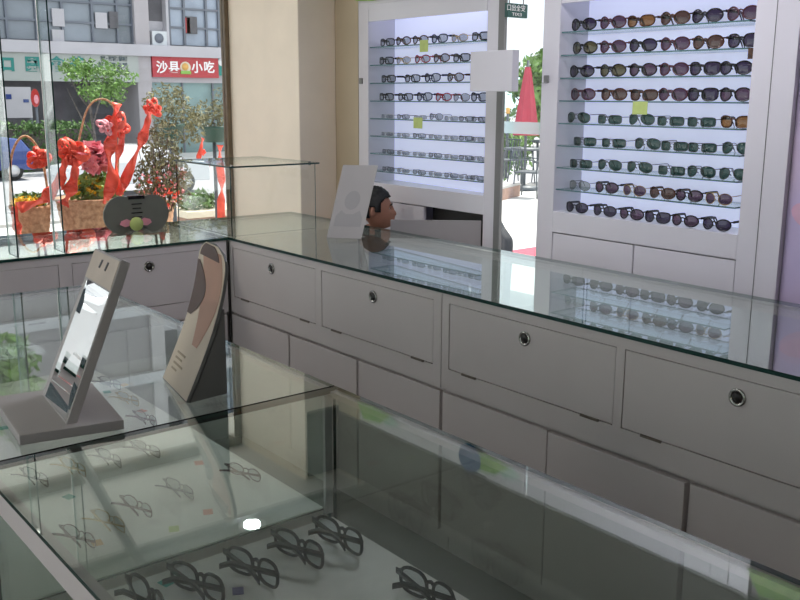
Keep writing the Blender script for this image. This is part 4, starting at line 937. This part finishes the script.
rows_r = [
 ([581, 610, 638, 672, 704, 740], ['blackgrey', 'plum', 'amber', 'tortbrown', 'blackgrey', 'plum']),
 ([582, 610, 640, 672, 705, 741], ['olive', 'plum', 'blackgrey', 'plum', 'tortbrown', 'blackcat']),
 ([579, 610, 640, 671, 702, 733], ['blackgrey', 'olive', 'darkround', 'plum', 'blackcat', 'blackgrey']),
 ([580, 611, 641, 670, 700, 733], ['plum', 'tortbrown', 'brownwide', 'plum', 'blackcat', 'darkround']),
 ([576, 607, 639, 668, 699, 734], ['greenav', 'greenrect', 'greenav', 'greenrect', 'greenrect', 'amber']),
 ([582, 611, 645, 672, 700, 735], ['greenrect', 'greenrect', 'greenav', 'greenrect', 'greenrect', 'greenav']),
 ([578, 607, 637, 669, 699, 732], ['greenrect', 'greenav', 'greenav', 'greenrect', 'greenav', 'greenav']),
 ([577, 604, 632, 660, 687, 717], ['palemix', 'darkround', 'pinkr', 'tortbrown', 'darkround', 'pinkr']),
 ([574, 602, 629, 655, 683, 715], ['blackgrey', 'blackgrey', 'darkround', 'blackcat', 'darkround', 'blackgrey']),
]
rowname = ['top shelf', 'second shelf', 'third shelf', 'fourth shelf', 'fifth shelf', 'sixth shelf', 'seventh shelf', 'eighth shelf', 'bottom sill']
for i, (xs, ks) in enumerate(rows_r):
    z = (ZR[i] if i < 8 else 1.140) + .0006
    for j, (x, k) in enumerate(zip(xs, ks)):
        yy = onX(x, 20 + i*24, 3.222).y
        yy = min(yy, 2.80)
        put(k, f'{COMB[k][0]}, {ORD[j]} from left, {rowname[i]}, right wall case', (3.224, yy, z), -PI/2, 'sunglasses in the right wall case', sc=1.0 if i < 7 else .92)
COML_ = {
 'specblack': ('black full-rim spectacles', 'rect', 'black', 'Lclear', .034), 'specgrey': ('dark grey oval spectacles', 'oval', 'gunm', 'Lclear', .036),
 'specbrown': ('brown full-rim spectacles', 'oval', 'tort', 'Lclear', .038), 'specred': ('red full-rim spectacles', 'oval', 'redac', 'Lclear', .036), 'specnavy': ('navy full-rim spectacles', 'wide', 'blue', 'Lclear', .038),
 'specgold': ('gold metal spectacles', 'oval', 'gold', 'Lclear', .034), 'specthin': ('thin silver rimless spectacles', 'rect', 'silver', 'Lclear', .022), 'specthind': ('thin dark half-rim spectacles', 'rect', 'gunm', 'Lclear', .024)}
COML = {k: (a, s_, f_, 'Ldemo', h_) for k, (a, s_, f_, l_, h_) in COML_.items()}
for k, (lab, sh, fm, lm, h) in COML.items():
    st(k, 'spectacles', sh, fm, lm, w=.050, h=h, thick=.0030 if fm in ('black', 'tort', 'redac', 'blue') else .0018, arm=.062, gap=.016)
rows_l = [
 ([386, 402, 419, 438, 458, 479], ['specblack', 'specbrown', 'specbrown', 'specnavy', 'specgold', 'specblack']),
 ([385, 402, 421, 440, 460, 479], ['specblack', 'specgold', 'specred', 'specbrown', 'specblack', 'specblack']),
 ([387, 411, 431, 454, 477], ['specblack', 'specblack', 'specnavy', 'specbrown', 'specblack']),
 ([385, 404, 423, 442, 460, 479], ['specblack', 'specblack', 'specnavy', 'specred', 'specgrey', 'specnavy']),
 ([386, 402, 419, 435, 450, 465, 480], ['specthin', 'specthind', 'specthin', 'specgrey', 'specthin', 'specthind', 'specthind']),
 ([386, 402, 418, 434, 450, 465, 480], ['specthin', 'specthin', 'specthind', 'specthin', 'specthin', 'specthind', 'specthin']),
 ([387, 402, 418, 434, 450, 465, 480], ['specthind', 'specthin', 'specthin', 'specthind', 'specthin', 'specthind', 'specthin']),
 ([387, 402, 418, 434, 450, 465, 480], ['specthind', 'specthin', 'specthind', 'specthin', 'specthind', 'specthin', 'specthind']),
]
for i, (xs, ks) in enumerate(rows_l):
    for j, (x, k) in enumerate(zip(xs, ks)):
        yy = onX(x, 45 + i*18, 3.224).y
        put(k, f'{COML[k][0]}, {ORD[j]} from left, {rowname[i]}, left wall case', (3.220, max(3.42, min(yy, 4.215)), ZL[i] + .0006), -PI/2, 'spectacle frames in the left wall case', sc=1.02 if i < 4 else .90)
# ---- spectacles in the near showcase
st('big', 'black_spectacles', 'wide', 'black', 'Lclear', w=.060, h=.050, thick=.0034, fold=1.42, arm=.128, wrap=2.0, tipdrop=.012)
zb = .692 + .001
for j, (x, y, rz, lab) in enumerate(((201, 586, 0, 'second from left'), (256, 571, 0, 'third from left, beside the purple tag'), (302, 552, 0, 'fourth from left'), (342, 539, 0, 'fifth from left, nearest the corner post'), (430, 594, 0, 'alone at the bottom right'), (152, 602, 0, 'furthest left, cut by the bottom edge'))):
    p = onZ(x, y, zb + .02)
    put('big', f'thick black spectacles standing in the foreground showcase, {lab}', (p.x, p.y, zb), PI/2 + (.28 - .05*j), 'black spectacles in the foreground showcase', sc=1.06)
st('flatgold', 'thin_spectacles', 'rect', 'gold', 'Lclear', w=.05, h=.028, thick=.0011, fold=1.40, wrap=2.0, tipdrop=.004)
st('flatdark', 'thin_spectacles', 'rect', 'gunm', 'Lclear', w=.05, h=.028, thick=.0012, fold=1.40, wrap=2.0, tipdrop=.004)
st('flatplum', 'thin_spectacles', 'oval', 'plum', 'Lclear', w=.05, h=.030, thick=.0014, fold=1.40, wrap=2.0, tipdrop=.004)
zr = .702 + .001
for j, (x, y, k, lab) in enumerate(((82, 538, 'flatplum', 'plum framed spectacles on the white board, nearest its left end'), (112, 522, 'flatgold', 'thin gold spectacles on the white board, left of the mirror reflection'), (140, 508, 'flatplum', 'plum framed spectacles on the white board, right of the mirror reflection'), (182, 490, 'flatdark', 'thin dark spectacles on the white board beside the salmon tag'), (246, 474, 'flatplum', 'plum framed spectacles on the white board, nearest the corner post'),
   (38, 478, 'flatdark', 'thin dark spectacles behind the seam, furthest left'), (76, 468, 'flatgold', 'thin gold spectacles behind the seam, second from left'), (112, 459, 'flatdark', 'thin dark spectacles behind the seam, third from left'), (148, 450, 'flatdark', 'thin dark spectacles behind the seam, fourth from left'),
   (112, 384, 'flatdark', 'thin dark spectacles under the glass right of the mirror base, furthest back'), (130, 400, 'flatgold', 'thin gold spectacles under the glass between mirror base and photo card'), (148, 420, 'flatplum', 'plum framed spectacles under the glass left of the photo card'))):
    p = onZ(x, y, zr + .01); put(k, lab, (p.x, p.y, zr), PI/2 + .25 - .04*(j % 4), 'thin spectacles on the white board')
# small paper tags on the boards
def ptag(lab, x, y, mat, z, s=.011):
    p = onZ(x, y, z); a = random.uniform(-.5, .5); ex, ey = Vector((math.cos(a), math.sin(a), 0))*s, Vector((-math.sin(a), math.cos(a), 0))*s*1.3
    b = NB(); prism(b, [p-ex-ey, p+ex-ey, p+ex+ey, p-ex+ey], (0, 0, .0008)); o = obj('paper_tag', b, mat); tag(o, lab, 'paper tag', 'coloured paper tags in the showcases')
for lab, x, y, mat, z in (('small green paper tag left of the black spectacles, just in front of the seam', 140, 560, 'green', .693), ('small teal paper tag above the leftmost black spectacles', 166, 583, 'teal', .693), ('small purple paper tag between two black spectacles', 238, 591, 'purple', .693),
   ('small yellow green paper tag near the front edge of the white board', 174, 529, 'tag', .703), ('small salmon paper tag on the white board below the thin dark spectacles', 208, 512, 'salmon', .703), ('small teal paper tag near the left end of the white board', 69, 497, 'teal', .703), ('small orange paper tag at the front left of the white board', 97, 543, 'orange', .703),
   ('small salmon paper tag on the white board near the photo card reflection', 199, 463, 'salmon', .703), ('small teal paper tag under the glass right of the mirror base', 107, 392, 'teal', .703), ('small orange paper tag under the glass left of the photo card', 124, 385, 'orange', .703), ('small green paper tag at the left image edge under the mirror base', 4, 428, 'teal', .703), ('small salmon paper tag under the glass in front of the photo card', 142, 411, 'salmon', .703)):
    ptag(lab, x, y, mat, z)
# ================================================================== small fittings
# white board fixed on the post
a = onX(470.5, 51.6, 3.05); c = onX(511.6, 91.5, 3.05)
t = thing('white_sign_board', 'blank white square board fixed to the post beside the narrow window', 'sign board', (3.08, (a.y+c.y)/2, c.z))
b = NB(); box(b, (3.05, c.y, c.z), (3.092, a.y, a.z)); obj('board', b, 'shelfwhite', t, bevel=.003)
b = NB(); box(b, (3.092, 3.285, c.z+.04), (3.199, 3.32, a.z-.04)); obj('bracket', b, 'alu', t)
# exit sign, seen from behind so it reads mirrored
YE = 3.20; p0 = onY(503, 1.5, YE); p1 = onY(527.5, 18.5, YE)
t = thing('exit_sign', 'dark green exit sign with pale lettering hung at the top of the narrow window', 'exit sign', ((p0.x+p1.x)/2, YE, p1.z))
xa, xb = 3.19, min(p1.x, 3.338); za, zb_ = onY(527.5, 18.5, YE).z, onY(527.5, 4.5, YE).z
b = NB(); box(b, (xa, YE, za), (xb, YE+.02, zb_)); obj('board', b, 'exitg', t, bevel=.002)
mid = onY(516, 10, YE).x
textobj('lettering', '安全出口', (zb_-za)*.50, 'letter', basis((mid, YE-.001, za + (zb_-za)*.65), (1, 0, 0), (0, 0, 1)), t, mirror=True, depth=.0006, sx=.98)
textobj('lettering', 'EXIT', (zb_-za)*.32, 'letter', basis((mid+.006, YE-.001, za + (zb_-za)*.22), (1, 0, 0), (0, 0, 1)), t, mirror=True, depth=.0006, sx=1.6)
b = NB()
for xx in (xa+.02, xb-.02): box(b, (xx-.002, YE+.008, zb_), (xx+.002, YE+.012, 2.5))
box(b, (xa-.04, YE, 2.5), (xb+.02, YE+.03, 2.52)); obj('hanger', b, 'greyd', t)
# white screen panel behind the far counter
pa, pb = Vector((2.858, 3.645, 0)), Vector((3.194, 3.346, 0)); dd = (pb-pa).normalized(); nn = Vector((dd.y, -dd.x, 0))
t = thing('screen_panel', 'low plain grey white screen panel standing between the far counter and the wall case', 'screen panel', ((pa+pb)/2))
b = NB(); prism(b, [pa + Vector((0, 0, .72)), pb + Vector((0, 0, .72)), pb + Vector((0, 0, 1.046)), pa + Vector((0, 0, 1.046))], nn*-.02); obj('panel', b, 'greyp', t, bevel=.002)
for q in (pa + dd*.05, pb - dd*.05):
    b = NB(); prism(b, [q - dd*.02 - nn*.08, q + dd*.02 - nn*.08, q + dd*.02 + nn*.06, q - dd*.02 + nn*.06], (0, 0, .05)); obj('foot', b, 'greyd', t)
    b = NB(); tube(b, [q + Vector((0, 0, .05)) + nn*-.01, q + Vector((0, 0, .73)) + nn*-.01], .012, 8); obj('post', b, 'alu', t)
# poster right of the case
t = thing('wall_poster', 'lilac poster with pink shapes on the wall at the right edge', 'poster', (3.22, 1.38, .25))
b = NB(); box(b, (3.232, .95, .25), (3.405, 1.768, 2.27)); obj('backing_board', b, 'white', t)
b = NB(); box(b, (3.214, .95, .25), (3.230, 1.768, 2.27)); obj('sheet', b, 'lilac', t)
b = NB()
for (y, z, rx, rz_) in ((1.66, 1.23, .09, .055), (1.58, 1.05, .10, .05), (1.5, 1.45, .12, .09), (1.42, .9, .14, .08)): prism(b, [(3.211, y + rx*math.cos(2*PI*k/20), z + rz_*math.sin(2*PI*k/20 + .4)) for k in range(20)], (.003, 0, 0))
obj('pink_shape', b, 'pinkprint', t)
# navy chair outside the narrow window
g = hitz(497, 262, GZ); g = Vector((3.93, 3.50, GZ))
t = thing('navy_chair', 'dark navy upholstered chair just outside the narrow window, half hidden by the post', 'chair', g)
e0 = onX(506, 243, 3.9); top = onX(488, 214, 3.9)
cy = e0.y + .21; zt = top.z
t.location = (4.1, cy, GZ)
b = NB(); P = [(3.9, cy-.19, GZ+.46), (3.9, cy-.21, e0.z-.02), (3.9, cy-.205, e0.z+.02), (3.9, cy-.14, (e0.z+zt)/2), (3.9, cy-.09, zt-.02), (3.9, cy, zt), (3.9, cy+.09, zt-.02), (3.9, cy+.17, (e0.z+zt)/2), (3.9, cy+.21, e0.z), (3.9, cy+.19, GZ+.46)]
prism(b, P, (.07, 0, 0)); obj('backrest', b, 'navy', t, bevel=.015)
b = NB(); box(b, (3.95, cy-.21, GZ+.42), (4.38, cy+.21, GZ+.50)); obj('seat', b, 'navy', t, bevel=.02)
for sx in (3.98, 4.34):
    for sy in (cy-.18, cy+.18):
        b = NB(); tube(b, [(sx, sy, GZ+.42), (sx, sy, GZ)], .014, 8); obj('leg', b, 'dkmet', t)
# ================================================================== the sitting man
def skin_mesh(verts, edges, radii, root=0, sub=2):
    me = bpy.data.meshes.new('s'); me.from_pydata(verts, edges, []); o = bpy.data.objects.new('s', me); COL.objects.link(o)
    sk = o.modifiers.new('skin', 'SKIN'); sk.use_smooth_shade = True
    for i, r in enumerate(radii): me.skin_vertices[0].data[i].radius = (r, r) if not isinstance(r, tuple) else r
    me.skin_vertices[0].data[root].use_root = True
    s = o.modifiers.new('sub', 'SUBSURF'); s.levels = sub; s.render_levels = sub
    m = evalmesh(o, 's'); bpy.data.objects.remove(o); return m
def gs(x, c, w): return math.exp(-((x-c)/w)**2)
def headshape(u):
    """u: unit vector, face towards -y"""
    x, y, z = u; X, Y, Z = x*.074, y*.094, z*.113
    if z < 0: X *= 1 - .30*(-z)**1.6
    if z < -.15 and y > 0: Y *= 1 - .55*min(1, (-z-.15)/.6)
    if z > .2 and y < 0: Y *= 1 - .10*(z-.2)
    if y < 0:
        f = -y
        Y -= .024*gs(x, 0, .17)*gs(z, -.16, .15)*f + .012*gs(x, 0, .12)*gs(z, .06, .16)*f
        Y -= .007*gs(abs(x), .30, .25)*gs(z, .24, .10)*f
        Y += .010*gs(abs(x), .36, .16)*gs(z, .09, .10)*f
        Y -= .008*gs(x, 0, .28)*gs(z, -.46, .07)*f + .007*gs(x, 0, .26)*gs(z, -.58, .07)*f
        Y += .005*gs(x, 0, .30)*gs(z, -.52, .025)*f
        Y -= .012*gs(x, 0, .30)*gs(z, -.86, .16)*(.4+f)
        Y -= .005*gs(abs(x), .50, .2)*gs(z, -.10, .2)*f
        if z < -.05: Y -= .040*min(1, (-z-.05)/.7)**.8*f**.4*gs(x, 0, .75)
    return Vector((X, Y, Z))
def sphere_bm(fn, nu=40, nv=30):
    b = NB(); rows = []
    for j in range(1, nv):
        th = PI*j/nv; rows.append([b.verts.new(fn(Vector((math.sin(th)*math.cos(2*PI*i/nu), math.sin(th)*math.sin(2*PI*i/nu), math.cos(th))))) for i in range(nu)])
    a = b.verts.new(fn(Vector((0, 0, 1)))); c = b.verts.new(fn(Vector((0, 0, -1))))
    for i in range(nu):
        b.faces.new((a, rows[0][i], rows[0][(i+1) % nu])); b.faces.new((c, rows[-1][(i+1) % nu], rows[-1][i]))
        for j in range(nv-2): b.faces.new((rows[j][i], rows[j+1][i], rows[j+1][(i+1) % nu], rows[j][(i+1) % nu]))
    return b
HC = Vector((0, -.10, .71))     # head centre above the hips (seat height = 0 locally)
TURN = Matrix.Rotation(math.radians(52), 4, 'Z') @ Matrix.Rotation(math.radians(3), 4, 'X')
HM = Matrix.Translation(HC) @ TURN
man = thing('person', 'man with short black hair sitting behind the far counter, head turned in profile', 'person', local=True)
V, E_, Rd = [], [], []
def chain(pts, rad, start=None):
    prev = start
    for p, r in zip(pts, rad):
        V.append(tuple(p)); Rd.append(r); i = len(V)-1
        if prev is not None: E_.append((prev, i))
        prev = i
    return prev
hip = chain([(0, .02, .06)], [(.14, .10)]); sp = chain([(0, .015, .20), (0, -.01, .34), (0, -.035, .46)], [(.115, .095), (.12, .10), (.11, .085)], hip)
nk = chain([(0, -.06, .555), (0, -.075, .63)], [.055, .052], sp)
hands = []
for s in (-1, 1):
    chain([(s*.08, -.04, .475), (s*.115, -.03, .455), (s*.130, -.09, .32), (s*.132, -.14, .21), (s*.135, -.26, .16), (s*.14, -.36, .13)], [.06, .052, .042, .038, .034, .026], sp)
    chain([(s*.085, -.06, .05), (s*.095, -.22, .04), (s*.10, -.40, .03), (s*.10, -.41, -.16), (s*.10, -.40, -.36), (s*.10, -.46, -.395), (s*.10, -.54, -.40)], [.085, .078, .062, .058, .042, .040, .030], hip)
bm_ = NB(); bm_.from_mesh(skin_mesh(V, E_, Rd))
for s in (-1, 1):
    wv = Vector((s*.14, -.36, .13))
    me = skin_mesh([tuple(wv), tuple(wv + Vector((-s*.005, -.04, -.012))), tuple(wv + Vector((-s*.008, -.08, -.022)))], [(0, 1), (1, 2)], [(.026, .020), (.036, .016), (.038, .013)], sub=1); bm_.from_mesh(me)
    for k, (dx, L) in enumerate(((-.030, .066), (-.010, .075), (.010, .070), (.029, .055))):
        q = wv + Vector((-s*.008 + dx, -.082, -.022))
        me = skin_mesh([tuple(q), tuple(q + Vector((0, -L*.45, -.004))), tuple(q + Vector((0, -L*.75, -.018))), tuple(q + Vector((0, -L*.9, -.034)))], [(0, 1), (1, 2), (2, 3)], [.0095, .0088, .008, .007], sub=1); bm_.from_mesh(me)
    q = wv + Vector((-s*.028, -.03, -.012)); me = skin_mesh([tuple(q), tuple(q + Vector((-s*.022, -.03, -.006))), tuple(q + Vector((-s*.026, -.058, -.016)))], [(0, 1), (1, 2)], [.012, .0105, .0085], sub=1); bm_.from_mesh(me)
hb = sphere_bm(headshape); hme = bpy.data.meshes.new('h'); hb.to_mesh(hme); hb.free(); hme.transform(HM); bm_.from_mesh(hme)
for s in (-1, 1):
    eb = sphere_bm(lambda u: Vector((s*.0745 + u.x*.007 + s*u.y*.006, .010 + u.y*.017, -.008 + u.z*.031)), 14, 10); em = bpy.data.meshes.new('e'); eb.to_mesh(em); eb.free(); em.transform(HM); bm_.from_mesh(em)
bmesh.ops.recalc_face_normals(bm_, faces=bm_.faces[:])
tmp_me = bpy.data.meshes.new('b'); bm_.to_mesh(tmp_me); bm_.free(); tmp = bpy.data.objects.new('b', tmp_me); COL.objects.link(tmp)
rm = tmp.modifiers.new('r', 'REMESH'); rm.mode = 'VOXEL'; rm.voxel_size = .0055; rm.use_smooth_shade = True
sm = tmp.modifiers.new('s', 'SMOOTH'); sm.factor = .5; sm.iterations = 2
bme = evalmesh(tmp, 'body'); bpy.data.objects.remove(tmp)
bme.materials.clear(); bme.materials.append(MT['skin']); body = bpy.data.objects.new('body', bme); COL.objects.link(body); body.parent = man
for p in bme.polygons: p.use_smooth = True; p.material_index = 0
# hair cap
def hairfn(u):
    p = headshape(u); nrm = Vector((p.x/.074**2, p.y/.094**2, p.z/.113**2)).normalized(); return p + nrm*(.011 + .003*math.sin(u.x*21)*math.sin(u.y*17) + .004*max(0, u.z))
hb = sphere_bm(hairfn, 56, 40)
kill = []
for f in hb.faces:
    c = f.calc_center_median(); u = Vector((c.x/.080, c.y/.102, c.z/.122))
    line = .58 if u.y < -.55 else (.58 - (u.y+.55)*.9 if u.y < -.12 else (.13 if u.y < .30 else -.40))
    if abs(u.x) > .55 and -.30 < u.y < .0: line = min(line, -.10)
    if u.z < line: kill.append(f)
bmesh.ops.delete(hb, geom=kill, context='FACES'); bmesh.ops.solidify(hb, geom=hb.faces[:], thickness=.006)
hb.transform(HM); ho = obj('hair', hb, 'hair', man, smooth=True)
for s in (-1, 1):
    eb = sphere_bm(lambda u: Vector((s*.029, -.0725, .010)) + u*.0105, 14, 10); eb.transform(HM); eo = obj('eye', eb, 'eyew', man, smooth=True)
    eb = sphere_bm(lambda u: Vector((s*.029, -.0805, .010)) + u*.0045, 10, 8); eb.transform(HM); obj('iris', eb, 'darkhole', eo, smooth=True)
    eb = NB(); tube(eb, smoothpts([(s*.014, -.0945, .030), (s*.030, -.0935, .034), (s*.047, -.082, .030)], 3), .0028, 6); eb.transform(HM); obj('eyebrow', eb, 'hair', man)
# shirt and trousers as slightly larger skins
V, E_, Rd = [], [], []
hip = chain([(0, .02, .03)], [(.14, .115)]); sp = chain([(0, .015, .20), (0, -.01, .34), (0, -.035, .46)], [(.125, .112), (.132, .118), (.12, .102)], hip); chain([(0, -.055, .53)], [.066], sp)
for s in (-1, 1): chain([(s*.08, -.04, .475), (s*.117, -.03, .455), (s*.132, -.09, .32), (s*.134, -.14, .21), (s*.136, -.25, .165)], [.068, .060, .050, .046, .042], sp)
sme = skin_mesh(V, E_, Rd); sme.materials.clear(); sme.materials.append(MT['shirt']); so = bpy.data.objects.new('shirt', sme); COL.objects.link(so); so.parent = man
V, E_, Rd = [], [], []
hip = chain([(0, .02, .05)], [(.15, .112)])
for s in (-1, 1): chain([(s*.085, -.06, .05), (s*.095, -.22, .04), (s*.10, -.40, .03), (s*.10, -.41, -.16), (s*.10, -.40, -.34)], [.096, .090, .075, .070, .056], hip)
tme = skin_mesh(V, E_, Rd); tme.materials.clear(); tme.materials.append(MT['greyd']); to = bpy.data.objects.new('trousers', tme); COL.objects.link(to); to.parent = man
for s in (-1, 1):
    b = sphere_bm(lambda u: Vector((s*.10 + u.x*.045, -.475 + u.y*.125, -.40 + u.z*(.045 if u.z > 0 else .022))), 18, 12); obj('shoe', b, 'black', man, smooth=True)
hd = onX(375, 208.8, 3.03)
man.location = Vector((3.03, hd.y, hd.z)) - HC*.96; man.scale = (.96,)*3; man.rotation_euler = (0, 0, 0)
sz = man.location.z - .06
t = thing('stool', 'low round dark stool under the sitting man', 'stool', (3.027, man.location.y+.02, 0))
b = NB(); lathe(b, [(0, sz-.05), (.15, sz-.05), (.155, sz-.02), (.14, sz), (0, sz)], 24, c=(3.027, man.location.y+.02, 0)); obj('seat', b, 'navy', t)
for k in range(4):
    a = PI/4+k*PI/2; b = NB(); tube(b, [(3.027+.09*math.cos(a), man.location.y+.02+.09*math.sin(a), sz-.05), (3.027+.14*math.cos(a), man.location.y+.02+.14*math.sin(a), 0)], .012, 6); obj('leg', b, 'dkmet', t)
# ================================================================== light and render settings
for o in list(bpy.data.objects):
    if '_local' in o: del o['_local']
for k, o in ST.items():
    if k not in used:
        for c in list(o.children): bpy.data.objects.remove(c)
        bpy.data.objects.remove(o)
w = bpy.data.worlds.new('world'); S.world = w; w.use_nodes = True; nt = w.node_tree; nt.nodes.clear()
bg = nt.nodes.new('ShaderNodeBackground'); wo = nt.nodes.new('ShaderNodeOutputWorld')
bg.inputs['Color'].default_value = (.86, .94, 1.0, 1); bg.inputs['Strength'].default_value = 1.15
nt.links.new(bg.outputs[0], wo.inputs['Surface'])
sd = bpy.data.lights.new('sun', 'SUN'); sd.energy = 6.0; sd.angle = .009; sd.color = (1.0, .95, .87)
so = bpy.data.objects.new('sun', sd); COL.objects.link(so); so.location = (20, 10, 30)
sdir = Vector((.80, .22, 1.25)).normalized(); so.rotation_euler = sdir.to_track_quat('Z', 'Y').to_euler()
S.view_settings.view_transform = 'Standard'; S.view_settings.look = 'None'; S.view_settings.gamma = 1.0; S.view_settings.exposure = 0.35
S.view_settings.use_curve_mapping = False
c = S.cycles
c.max_bounces = 16; c.transparent_max_bounces = 40; c.transmission_bounces = 12; c.glossy_bounces = 6; c.diffuse_bounces = 5
c.use_denoising = True; c.sample_clamp_indirect = 6.0; c.caustics_reflective = False; c.caustics_refractive = False
